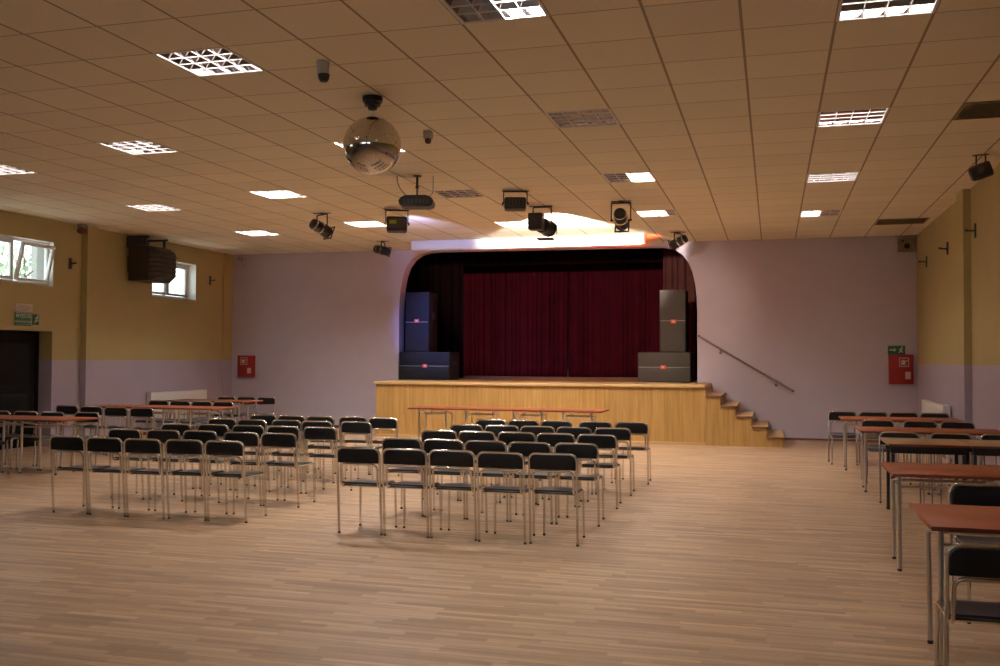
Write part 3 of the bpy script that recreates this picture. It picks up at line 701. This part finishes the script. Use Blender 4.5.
# ---------------------------------------------------------------- fixtures under the ceiling
def aim(d):
    return Vector(d).to_track_quat('Z', 'Y').to_matrix().to_4x4()
def par_can(loc, drop, d, label, sc=1., gel=True):
    root = empty('stage_spotlight', loc, label=label, cat='spotlight', group='spotlights below the ceiling')
    w = .15 * sc
    d = Vector(d).normalized(); hd = Vector((d.x, d.y, 0)).normalized(); sd = Vector((-hd.y, hd.x, 0))
    c = Vector((0, 0, -drop))
    a1, a2 = sd * w, -sd * w
    y = MB().tube([c + a1, Vector((a1.x, a1.y, -.03)), Vector((a2.x, a2.y, -.03)), c + a2], .011, 8, .02, 4)
    y.lathe([(.06, -.001), (.06, -.012), (.02, -.018), (.014, -.035)], 16); y.box((-.16 * sc, -.025, -.010), (.16 * sc, .025, -.002), .003)
    y.build('yoke', M['black_metal'], root)
    T = Matrix.Translation(c) @ aim(d)
    s = sc
    MB().lathe([(.045 * s, -.23 * s), (.085 * s, -.21 * s), (.098 * s, -.17 * s), (.098 * s, -.05 * s), (.104 * s, -.045 * s), (.104 * s, .13 * s), (.098 * s, .15 * s), (.09 * s, .149 * s), (.088 * s, .10 * s), (.02, .098 * s)], 28, T).build('can', M['black_metal'], root)
    rg = MB().lathe([(.1045 * s, -.05 * s), (.117 * s, -.046 * s), (.117 * s, -.026 * s), (.1045 * s, -.022 * s)], 28, T)
    rg.lathe([(.0985 * s, -.172 * s), (.104 * s, -.168 * s), (.104 * s, -.156 * s), (.0985 * s, -.152 * s)], 28, T); rg.build('rim', M['chrome'], root)
    if gel:
        g = MB(); q = .115 * s
        for lo, hi in (((-q, -q, .152 * s), (q, -q + .022, .165 * s)), ((-q, q - .022, .152 * s), (q, q, .165 * s)), ((-q, -q + .022, .152 * s), (-q + .022, q - .022, .165 * s)), ((q - .022, -q + .022, .152 * s), (q, q - .022, .165 * s))):
            t = bmesh.new(); bmesh.ops.create_cube(t, size=1); bmesh.ops.scale(t, vec=[b - a for a, b in zip(lo, hi)], verts=t.verts); bmesh.ops.translate(t, vec=[(a + b) / 2 for a, b in zip(lo, hi)], verts=t.verts); bmesh.ops.transform(t, matrix=T, verts=t.verts); g.merge(t)
        g.build('gel_frame', M['black_metal'], root)
    MB().lathe([(.086 * s, .115 * s), (.06 * s, .128 * s), (.01, .134 * s)], 24, T).build('lens', M['lens'], root)
    k = MB()
    for a in (a1, a2): k.tube([c + a * .68, c + a * 1.12], .016, 8)
    k.build('knob', M['black_metal'], root)
    return root, Vector(loc) + c + d * .2 * s
def spot(name, loc, target, color, power, size, blend=.6, rad=.06):
    l = bpy.data.lights.new(name, 'SPOT'); l.color = color; l.energy = power; l.spot_size = math.radians(size); l.spot_blend = blend; l.shadow_soft_size = rad
    o = bpy.data.objects.new(name, l); COL.objects.link(o); o.location = loc; o.rotation_euler = (Vector(target) - Vector(loc)).to_track_quat('-Z', 'Y').to_euler(); return o
_, pA = par_can((-7.35, 14.82, CZ), .27, (.45, .80, -.36), 'spotlight on a yoke farthest left, left of the yellow-labelled effect light')
_, pB = par_can((-7.86, 18.69, CZ), .20, (.93, .12, -.22), 'spotlight by the left corner of the stage opening, pointing right', .88)
_, pD = par_can((-2.26, 14.84, CZ), .30, (-.03, .80, -.40), 'spotlight on a yoke seen from behind, right of the glare above the stage')
_, pE = par_can((-1.75, 18.73, CZ), .20, (-.72, .35, -.30), 'spotlight by the right corner of the stage opening, tilted left', .88)
# big lantern with colour changer and barn door
root = empty('theatre_lantern', (-3.58, 15.01, CZ), label='big black lantern with a barn door flap, left of the white glare', cat='spotlight', group='spotlights below the ceiling')
MB().box((-.19, -.03, -.012), (.19, .03, -.002), .003).tube([(-.13, 0, -.32), (-.13, 0, -.02), (.17, 0, -.02), (.17, 0, -.32)], .011, 8, .02).build('yoke', M['black_metal'], root)
MB().box((-.17, -.20, -.40), (.06, .02, -.13), .02).box((-.15, -.205, -.21), (.04, -.19, -.19), .003).box((-.15, -.205, -.25), (.04, -.19, -.23), .003).build('lamp_house', M['black_metal'], root)
T = Matrix.Translation((.0, .05, -.30)) @ aim((.25, .9, -.12))
MB().lathe([(.10, -.02), (.125, 0), (.125, .22), (.135, .23), (.135, .27), (.115, .272), (.112, .2), (.02, .19)], 28, T).build('barrel', M['black_metal'], root)
MB().box((-.13, .22, -.50), (.15, .42, -.49), .003, rot=Matrix.Rotation(-.1, 4, 'X')).build('barn_door', M['black_metal'], root)
MB().box((.19, .20, -.42), (.198, .40, -.18), .003, rot=Matrix.Rotation(.25, 4, 'Z')).build('barn_door', M['black_metal'], root)
MB().lathe([(.11, .215), (.07, .232), (.01, .238)], 24, T).build('lens', M['lens'], root)
pC = Vector((-3.50, 15.42, CZ - .30))

# box effect lights
def effect(loc, w, h, dep, drop, label, yellow, rz):
    root = empty('effect_light', loc, rz, label=label, cat='effect light', group='box effect lights below the ceiling')
    MB().box((-w * .62, -.02, -.009), (w * .62, .02, -.001), .002).tube([(-w / 2 - .012, 0, -drop - h * .45), (-w / 2 - .012, 0, -.012), (w / 2 + .012, 0, -.012), (w / 2 + .012, 0, -drop - h * .45)], .008, 8, .012).build('yoke', M['black_metal'], root)
    b = MB(); b.box((-w / 2, -dep / 2, -drop - h), (w / 2, dep / 2, -drop), .03)
    b.build('body', M['black_metal'], root)
    MB().box((-w * .42, -dep / 2 - .008, -drop - h * .85), (w * .42, -dep / 2 - .0005, -drop - h * .15), .004).build('rear_plate', M['dark_grey'], root)
    if yellow: MB().box((-w * .36, -dep / 2 - .011, -drop - h * .52), (-w * .02, -dep / 2 - .0085, -drop - h * .27), .001).build('label_plate', M['yellow_label'], root)
    else:
        v = MB()
        for k in range(5): v.box((-w * .36 + k * w * .15, -dep / 2 - .011, -drop - h * .75), (-w * .36 + k * w * .15 + .014, -dep / 2 - .0085, -drop - h * .25))
        v.build('vent_slots', M['rubber'], root)
    k = MB()
    for s0 in (-1, 1): k.lathe([(.02, 0), (.024, .004), (.024, .02), (.012, .024)], 12, Matrix.Translation((s0 * (w / 2 + .014), 0, -drop - h * .45)) @ Matrix.Rotation(s0 * PI / 2, 4, 'Y'))
    k.build('knob', M['black_metal'], root)
    return root
effect((-5.98, 14.8, CZ), .34, .24, .34, .13, 'black box effect light with yellow label on a yoke below the ceiling', True, .38)
effect((-3.62, 13.56, CZ), .32, .175, .30, .11, 'black box effect light between the projector and the big lantern', False, .25)
# small fixture by the right wall
root = empty('effect_light', (2.40, 12.55, CZ), -.2, label='small black effect light high up by the right wall', cat='effect light', group='box effect lights below the ceiling')
MB().tube([(-.05, 0, 0), (-.05, 0, -.14)], .009, 8).tube([(.05, 0, 0), (.05, 0, -.14)], .009, 8).box((-.09, -.03, -.008), (.09, .03, -.0005), .002).build('yoke', M['black_metal'], root)
MB().lathe([(.06, -.13), (.085, -.11), (.095, -.04), (.095, .10), (.08, .12), (.02, .122)], 24, Matrix.Translation((0, 0, -.20)) @ Matrix.Rotation(1.25, 4, 'Y')).build('can', M['black_metal'], root)
MB().box((-.03, -.105, -.24), (.03, -.096, -.16), .002).build('rear_plate', M['dark_grey'], root)

# projector on its pole
root = empty('projector', (-4.60, 12.1, CZ), .25, label='black video projector hanging on a pole with looped cables', cat='projector')
MB().lathe([(.06, -.0005), (.06, -.012), (.025, -.016), (.017, -.03)], 16).tube([(0, 0, -.016), (0, 0, -.15)], .017, 12).tube([(0, 0, -.15), (0, 0, -.27)], .011, 10).lathe([(.024, -.17), (.024, -.14)], 12).build('pole', M['black_metal'], root)
t = MB(); pr = [(-.235, -.39), (-.20, -.435), (.20, -.435), (.235, -.39), (.225, -.33), (.15, -.285), (-.15, -.285), (-.225, -.33)]
t.prism([(x, -.17, z) for x, z in pr], (0, .34, 0)); bmesh.ops.bevel(t.bm, geom=list(t.bm.edges), offset=.015, segments=2, affect='EDGES')
t.build('body', M['black_metal'], root)
MB().lathe([(.05, 0), (.055, .02), (.048, .045), (.03, .04), (.01, .03)], 20, Matrix.Translation((.09, .17, -.36)) @ Matrix.Rotation(-PI / 2, 4, 'X')).build('lens', M['lens'], root)
MB().box((-.07, -.05, -.286), (.07, .05, -.268), .004).build('bracket', M['black_metal'], root)
v = MB()
for k in range(7): v.box((-.16 + k * .05, -.174, -.40), (-.135 + k * .05, -.1685, -.34))
v.build('vent_slots', M['dark_grey'], root)
MB().tube([(-.27, 0, 0), (-.27, 0, -.06), (-.24, -.02, -.16), (-.17, -.04, -.25), (-.12, -.05, -.292)], .006, 6, .06).build('cable', M['rubber'], root)
MB().tube([(.215, 0, 0), (.215, 0, -.22), (.19, -.03, -.27), (.15, -.04, -.292)], .004, 6, .04).build('cable', M['rubber'], root)

# detectors
root = empty('motion_detector', (-3.59, 7.23, CZ), label='grey cylindrical ceiling device with dark underside, left of the mirror ball', cat='detector')
MB().lathe([(.055, -.0005), (.058, -.01), (.052, -.02), (.05, -.10), (.045, -.11)], 20).build('body', M['light_grey'], root)
MB().lathe([(.05, -.105), (.045, -.14), (.03, -.165), (.01, -.17)], 20, Matrix.Translation((.008, 0, 0))).build('sensor_eye', M['dark_grey'], root)
root = empty('fire_alarm', (-3.58, 9.74, CZ), label='small grey ceiling device with a red bottom, right of the mirror ball', cat='fire alarm')
MB().box((-.045, -.045, -.085), (.045, .045, -.0005), .012).build('body', M['grey_plastic'], root)
MB().lathe([(.036, -.0855), (.036, -.11), (.026, -.135), (.008, -.14)], 18).build('beacon', M['red_plastic'], root)
root = empty('fire_alarm', (-12.29, 14.95, CZ), label='dark red siren hanging below the ceiling, left of the brown heater', cat='fire alarm')
MB().box((-.06, -.06, -.07), (.06, .06, -.0005), .01).build('body', M['grey_plastic'], root)
MB().lathe([(.06, -.0705), (.085, -.10), (.08, -.15), (.05, -.18), (.01, -.185)], 18).build('beacon', M['red_plastic'], root)

# projection screen case across the stage front
root = empty('projection_screen_case', (-4.82, 18.72, CZ), label='long white projection screen case under the ceiling before the stage opening', cat='projection screen')
MB().box((-2.40, 0, -.20), (2.40, .18, -.012), .008).build('case', M['case'], root)
for s0 in (-1, 1): MB().box((s0 * 2.40 if s0 > 0 else -2.42, -.003, -.203), (2.42 if s0 > 0 else -2.40, .183, -.009), .004).build('end_cap', M['white_plastic'], root)
MB().box((-2.36, .07, -.214), (2.36, .11, -.2005), .003).build('bottom_bar', M['white_plastic'], root)
b = MB()
for x in (-2.0, 0, 2.0): b.box((x - .03, .05, -.0115), (x + .03, .13, -.0005), .001)
b.build('bracket', M['white_metal'], root)

# ---------------------------------------------------------------- wall things
# fan heater
root = empty('fan_heater', (XL, 16.78, 3.13), label='dark brown fan heater with louvres hanging high on the left wall', cat='heater')
b = MB(); zb, zt_ = .0, .70
b.box((.08, -.38, zb), (.55, .38, zt_), .02); b.build('casing', M['heater'], root)
hd = MB(); t = bmesh.new()
r1 = [(.551, y, z) for y, z in ((-.37, .012), (.37, .012), (.37, .688), (-.37, .688))]; r2 = [(.76, y, z) for y, z in ((-.27, .10), (.26, .10), (.26, .58), (-.26, .58))]
A = [t.verts.new(p) for p in r1]; B = [t.verts.new(p) for p in r2]
for k in range(4): t.faces.new((A[k], A[(k + 1) % 4], B[(k + 1) % 4], B[k]))
t.faces.new(A[::-1]); t.faces.new(B); bmesh.ops.recalc_face_normals(t, faces=t.faces); bmesh.ops.bevel(t, geom=list(t.edges), offset=.03, segments=3, affect='EDGES'); hd.merge(t); hd.build('air_hood', M['heater'], root)
for k in range(5):
    z = .14 + k * .093
    MB().box((-.06, -.26, -.006), (.06, .26, .006), .003, rot=Matrix.Rotation(.35, 4, 'Y')).build('louver', M['heater'], root, loc=(.745, 0, z))
    MB().box((-.11, -.014, -.022), (.11, .014, .022), .004, rot=Matrix.Rotation(.44, 4, 'Z') @ Matrix.Rotation(-.5, 4, 'X')).build('side_slat', M['slat'], root, loc=(.665, -.330, z))
MB().box((.0, -.34, .68), (.05, .34, .90), .005).box((.05, -.33, .86), (.5, -.29, .90), .004).box((.05, .29, .86), (.5, .33, .90), .004).box((.40, -.33, .7005), (.45, -.29, .86), .004).box((.40, .29, .7005), (.45, .33, .86), .004).box((.0, -.3, .2), (.06, .3, .5), .003).build('bracket', M['dark_grey'], root)

def wall_bracket(loc, side, label):
    root = empty('wall_bracket', loc, label=label, cat='wall bracket', group='small dark wall brackets'); s0 = side
    MB().box((min(0, s0 * .02), -.035, -.10), (max(0, s0 * .02), .035, .10), .005).build('plate', M['dark_grey'], root)
    MB().tube([(s0 * .02, 0, .0), (s0 * .12, 0, .0)], .011, 8).lathe([(.022, -.006), (.026, 0), (.02, .02)], 12, Matrix.Translation((s0 * .12, 0, 0))).build('arm', M['dark_grey'], root)
wall_bracket((XL, 14.85, 3.33), 1, 'small dark bracket on the left wall, right of the tilted window')
wall_bracket((XL, 19.43, 3.38), 1, 'small dark bracket on the left wall beyond the far window')
for y, w in ((14.64, 'nearest'), (16.86, 'middle'), (19.05, 'farthest')):
    wall_bracket((XR, y, 3.42), -1, f'{w} of three small dark brackets in a row on the right wall')

def hang(name, y0, y1, z0, z1, x, s0, label):
    root = empty(name, (x, (y0 + y1) / 2, z0), label=label, cat='radiator', group='white panel radiators'); L_ = (y1 - y0) / 2; h = z1 - z0
    p = MB(); 
    for q in (.04, .115): p.box((min(s0 * q, s0 * (q + .022)), -L_ + .01, .02), (max(s0 * q, s0 * (q + .022)), L_ - .01, h - .02), .006)
    n = int((y1 - y0) / .07)
    for k in range(n):
        y = -L_ + .04 + k * (2 * L_ - .08) / (n - 1); a, b = sorted((s0 * .137, s0 * .142)); p.box((a, y - .014, .06), (b, y + .014, h - .07), .002)
    p.build('panel', M['white_metal'], root)
    g = MB(); a, b = sorted((s0 * .035, s0 * .142)); g.box((a, -L_, h - .02), (b, L_, h), .004)
    for k in range(n * 2): 
        y = -L_ + .03 + k * (2 * L_ - .06) / (n * 2 - 1); g.box((a + .015, y - .006, h), (b - .015, y + .006, h + .004))
    g.build('top_grille', M['white_metal'], root)
    for e in (-L_, L_ - .008): MB().box((a, e, .01), (b, e + .008, h - .0205), .002).build('side_cover', M['white_metal'], root)
    w = MB(); 
    for y in (-L_ * .7, L_ * .7): w.box((min(0, s0 * .04), y - .03, .1), (max(0, s0 * .04), y + .03, h - .1), .003)
    w.build('wall_mount', M['white_metal'], root)
    MB().tube([(s0 * .08, -L_ + .06, .02), (s0 * .08, -L_ + .06, -z0)], .009, 8).tube([(s0 * .05, -L_ + .12, .02), (s0 * .05, -L_ + .12, -z0)], .009, 8).build('pipe', M['white_metal'], root)
hang('radiator', 17.12, 19.15, .26, .88, XL, 1, 'long white panel radiator on the left wall below the far window')
hang('radiator', 16.55, 18.85, .28, .90, XR, -1, 'white panel radiator on the right wall by the back corner')

def text_obj(name, body, size, m, parent, loc, rot, ext=.001, ax='CENTER'):
    c = bpy.data.curves.new(name, 'FONT'); c.body = body; c.size = size; c.align_x = ax; c.align_y = 'CENTER'; c.extrude = ext; c.resolution_u = 3
    t = bpy.data.objects.new(name + '_tmp', c); COL.objects.link(t); bpy.context.view_layer.update()
    me = bpy.data.meshes.new_from_object(t.evaluated_get(bpy.context.evaluated_depsgraph_get())); bpy.data.objects.remove(t)
    me.materials.clear(); me.materials.append(m)
    o = bpy.data.objects.new(name, me); COL.objects.link(o); o.parent = parent; o.location = loc; o.rotation_euler = rot; return o
# signs above the door (x axis out of the wall)
RW = (PI / 2, 0, PI / 2)
root = empty('exit_sign', (XL, 13.73, 2.26), label='green exit sign with white words above the dark door', cat='sign'); root.scale = (1, .88, .9)
MB().box((0, -.23, -.13), (.012, .19, .13), .003).build('plate', M['green'], root)
text_obj('lettering', 'WYJŚCIE', .10, M['sign_white'], root, (.0125, -.02, .055), RW)
text_obj('lettering', 'EWAKUACYJNE', .062, M['sign_white'], root, (.0125, -.02, -.055), RW)
MB().box((.0121, -.21, -.108), (.0135, .17, -.102)).box((.0121, -.21, .112), (.0135, .17, .118)).build('border', M['sign_white'], root)
root = empty('running_man_sign', (XL, 14.02, 2.27), label='small square green sign right of the exit sign', cat='sign'); root.scale = (1, .85, .85)
MB().box((0, -.10, -.12), (.012, .08, .10), .003).build('plate', M['green'], root)
m_ = MB(); m_.tube([(.0135, -.05, -.075), (.0135, .0, -.01), (.0135, .03, .05)], .014, 6).tube([(.0135, .0, -.015), (.0135, .05, -.05)], .012, 6).tube([(.0135, -.04, .02), (.0135, .05, .03)], .010, 6).lathe([(.016, 0), (.012, .002)], 10, Matrix.Translation((.0125, .04, .072)) @ Matrix.Rotation(PI / 2, 4, 'Y')); m_.build('pictogram', M['sign_white'], root)
root = empty('paper_notice', (XL, 13.74, 2.45), label='pale paper notice above the green exit sign', cat='notice')
MB().box((0, -.20, -.065), (.004, .20, .075), .001).build('sheet', M['paper'], root)
b = MB()
for z, w in ((.03, .14), (.0, .16), (-.03, .10)): b.box((.0041, -w, z - .006), (.0048, w, z + .006))
b.build('printed_lines', M['grey_plastic'], root)

# hydrant cabinets on the back wall (facing -Y)
def hydrant(x0, x1, z0, z1, label, px, lx):
    w = (x1 - x0) / 2; h = z1 - z0; root = empty('hydrant_cabinet', ((x0 + x1) / 2, YB, z0), label=label, cat='hydrant cabinet', group='red hydrant cabinets')
    MB().box((-w, -.10, 0), (w, -.0005, h), .006).build('cabinet', M['red_enamel'], root)
    dd = MB().box((-w + .012, -.112, .012), (w - .012, -.1005, h - .012), .004).build('door', M['red_enamel'], root)
    s = .088
    pz = h * .74
    pf = MB()
    for lo, hi in (((px - s, -.1165, pz - s), (px + s, -.1125, pz - s + .012)), ((px - s, -.1165, pz + s - .012), (px + s, -.1125, pz + s)), ((px - s, -.1165, pz - s + .012), (px - s + .012, -.1125, pz + s - .012)), ((px + s - .012, -.1165, pz - s + .012), (px + s, -.1125, pz + s - .012))): pf.box(lo, hi)
    # hose reel pictogram
    pf.lathe([(.045, 0), (.045, .003), (.02, .003), (.02, 0)], 20, Matrix.Translation((px - .015, -.1125, pz)) @ Matrix.Rotation(PI / 2, 4, 'X'))
    pf.box((px + .02, -.1155, pz + .02), (px + .07, -.1125, pz + .035)).box((px - .06, -.1155, pz - .055), (px + .045, -.1125, pz - .045))
    pf.build('pictogram', M['paper'], dd)
    MB().box((lx - .05, -.1150, h * .17), (lx + .05, -.1125, h * .42), .001).build('label_plate', M['paper'], dd)
    MB().box((-w + .03, -.125, h * .45), (-w + .05, -.1125, h * .55), .003).build('handle', M['dark_grey'], dd)
hydrant(-12.20, -11.78, 1.155, 1.66, 'red hydrant cabinet with pale pictogram on the back wall, left corner', -.03, .11)
hydrant(2.195, 2.645, 1.145, 1.725, 'red hydrant cabinet on the back wall by the right corner', .05, .12)
root = empty('emergency_sign', (2.345, YB, 1.815), label='green emergency sign right above the right hydrant cabinet', cat='sign')
MB().box((-.16, -.012, -.085), (.16, -.0005, .085), .003).build('plate', M['green'], root)
m_ = MB(); yy = -.0135
m_.box((-.13, -.0135, -.012), (-.05, -.0122, .012)).prism([(-.05, yy, -.04), (-.005, yy, 0), (-.05, yy, .04)], (0, .001, 0))
m_.tube([(.045, yy, -.06), (.075, yy, -.01), (.09, yy, .03)], .011, 6).tube([(.075, yy, -.01), (.115, yy, -.05)], .010, 6).tube([(.045, yy, .01), (.12, yy, .02)], .008, 6).lathe([(.014, 0), (.01, .002)], 10, Matrix.Translation((.1, -.0122, .055)) @ Matrix.Rotation(PI / 2, 4, 'X'))
m_.build('pictogram', M['sign_white'], root)

# handrail on the back wall
root = empty('handrail', (0, YB, 0), label='dark sloping handrail on the back wall above the stage steps', cat='handrail')
MB().tube([(-1.47, -.085, 2.10), (.40, -.085, .985)], .022, 12).build('rail', M['rail'], root)
for x in (-1.03, .07):
    z = 2.10 + (x + 1.47) / 1.87 * (.985 - 2.10)
    MB().tube([(x, -.085, z - .02), (x, -.085, z - .06), (x, -.012, z - .085)], .009, 8, .02).lathe([(.035, 0), (.035, .010)], 14, Matrix.Translation((x, -.0005, z - .085)) @ Matrix.Rotation(PI / 2, 4, 'X')).build('bracket', M['rail'], root)
for x, z in ((-1.47, 2.10), (.40, .985)):
    MB().lathe([(.024, -.006), (.025, .004), (.012, .014)], 12, Matrix.Translation((x, -.085, z)) @ aim((math.copysign(1, x) * 1.87, 0, -math.copysign(1, x) * 1.115))).build('end_cap', M['rubber'], root)

# small devices on the back wall
root = empty('wall_speaker', (2.53, YB, 3.87), label='small brown-grey wall speaker high in the right back corner', cat='wall speaker')
MB().box((-.16, -.17, -.13), (.14, -.04, .13), .015).build('body', M['vent'], root)
MB().lathe([(.05, 0), (.055, .008), (.01, .010)], 18, Matrix.Translation((.0, -.1705, -.03)) @ Matrix.Rotation(PI / 2, 4, 'X')).build('cone', M['rubber'], root)
MB().lathe([(.02, 0), (.022, .006), (.01, .008)], 12, Matrix.Translation((-.08, -.1705, .07)) @ Matrix.Rotation(PI / 2, 4, 'X')).build('tweeter', M['rubber'], root)
MB().box((-.04, -.04, -.05), (.04, -.0005, .05), .004).build('mount', M['dark_grey'], root)
root = empty('wall_camera', (-12.17, YB, 3.95), label='small grey camera with looped cable high in the left back corner', cat='camera')
MB().box((-.03, -.012, -.05), (.03, -.0005, .05), .003).tube([(0, -.012, 0), (0, -.09, 0)], .012, 8).build('mount', M['grey_plastic'], root)
MB().lathe([(.035, -.07), (.04, -.06), (.04, .06), (.03, .065), (.028, .05), (.01, .05)], 16, Matrix.Translation((0, -.12, .01)) @ aim((.5, -.8, -.25))).build('body', M['grey_plastic'], root)
MB().tube([(0, -.01, -.05), (.01, -.03, -.13), (.09, -.03, -.14), (.13, -.03, -.05), (.10, -.02, .03), (.05, -.012, .03)], .007, 6, .05).build('cable', M['grey_plastic'], root)
root = empty('thermostat', (-10.05, YB, 3.33), label='tiny round sensor alone on the lilac wall left of the stage', cat='sensor')
MB().lathe([(.045, 0), (.045, .012), (.03, .025), (.01, .028)], 16, Matrix.Translation((0, -.0005, 0)) @ Matrix.Rotation(PI / 2, 4, 'X')).build('body', M['paper'], root)
MB().lathe([(.008, 0), (.006, .006)], 8, Matrix.Translation((0, -.0285, 0)) @ Matrix.Rotation(PI / 2, 4, 'X')).build('sensor_eye', M['red_plastic'], root)

# ---------------------------------------------------------------- outside the windows
struct(MB().box((-60, -40, -1.0), (XL - .5, 60, -.9)).box((XL - .5, -40, -1.0), (20, YF - .4, -.9)), 'ground_outside', M['ground'], smooth=False)
def tree(x, y, h, r, seed, label):
    rnd = random.Random(seed); root = empty('tree', (x, y, -.9), label=label, cat='tree', group='trees outside the left windows')
    t = MB().tube([(0, 0, 0), (.1, .05, h * .35), (0, .1, h * .7), (.1, 0, h * .95)], [.16, .12, .08, .03], 10)
    for k in range(7):
        a = rnd.uniform(0, 6.3); z = h * rnd.uniform(.4, .75); t.tube([(.05, .05, z), (math.cos(a) * r * .4, math.sin(a) * r * .4, z + .4), (math.cos(a) * r * .8, math.sin(a) * r * .8, z + .9)], [.05, .035, .012], 6)
    t.build('trunk', M['bark'], root)
    bm = bmesh.new()
    for k in range(1000):
        while True:
            p = Vector((rnd.uniform(-1, 1), rnd.uniform(-1, 1), rnd.uniform(-1, 1)))
            if .15 < p.length < 1: break
        c = Vector((p.x * r, p.y * r, h * .68 + p.z * h * .36)); s = rnd.uniform(.06, .13)
        q = Euler((rnd.uniform(0, 6), rnd.uniform(0, 6), rnd.uniform(0, 6))).to_matrix()
        bm.faces.new([bm.verts.new(c + q @ Vector(v) * s) for v in ((-1, 0, 0), (0, -.45, .1), (1, 0, 0), (0, .45, .1))])
    me = bpy.data.meshes.new('foliage'); bm.to_mesh(me); bm.free(); me.materials.append(M['leaf']); part('foliage', me, root)
tree(-17.5, 17.8, 5.2, 1.5, 1, 'leafy green tree seen through the untilted pane of the left window')
tree(-20.6, 22.6, 5.6, 1.2, 2, 'leafy green tree seen through the tilted pane, left of the beige wall')
root = empty('garden_wall', (-18.72, 21.1, -.95), label='pale beige wall end seen through the tilted window', cat='wall')
MB().box((-.21, 0, 0), (.21, 1.6, 6.5)).build('wall', M['render'], root, smooth=False)
MB().box((-.26, -.05, 6.5), (.26, 1.65, 6.6), .02).build('coping', M['dark_grey'], root)
MB().tube([(.26, .1, 0), (.26, .1, 6.4)], .04, 10).build('drainpipe', M['white_metal'], root)

# ---------------------------------------------------------------- light
WORLD = 4.2
w = bpy.data.worlds.new('sky'); SC.world = w; w.use_nodes = True
bg = w.node_tree.nodes['Background']; bg.inputs['Color'].default_value = (.86, .94, 1.0, 1); bg.inputs['Strength'].default_value = WORLD
su = bpy.data.lights.new('sun', 'SUN'); su.energy = 12; su.color = (1, .96, .9); su.angle = .03
so_ = bpy.data.objects.new('sun', su); COL.objects.link(so_); so_.rotation_euler = Vector((-.12, -.75, -.70)).to_track_quat('-Z', 'Y').to_euler()
spot('lantern_beam', pC, (-3.95, 18.9, 4.12), (1, .90, .82), 2900, 58, .3)
spot('spotlight_beam_white', pD, (-2.1, 20.3, 2.6), (1, .86, .74), 240, 44, .9)
spot('spotlight_beam_blue', pA, (-7.25, 20.3, 2.3), (.16, .25, 1), 1700, 25, 1.)
spot('effect_beam_violet', (-5.95, 15.02, CZ - .24), (-6.3, 18.7, 4.04), (.42, .46, 1), 300, 50, .9)
spot('spotlight_beam_red_left', pB, (-3.9, 21.6, 2.2), (1, .11, .04), 230, 72, .8)
spot('spotlight_beam_red_right', pE, (-4.6, 20.7, 3.85), (1, .12, .04), 220, 76, .7)

vs = SC.view_settings
vs.view_transform = 'Standard'; vs.look = 'None'; vs.gamma = 1; vs.use_curve_mapping = False; vs.exposure = 0.06
SC.display_settings.display_device = 'sRGB'
SC.cycles.max_bounces = 10; SC.cycles.diffuse_bounces = 6; SC.cycles.glossy_bounces = 4
SC.cycles.sample_clamp_indirect = 8.0
SC.cycles.use_denoising = True
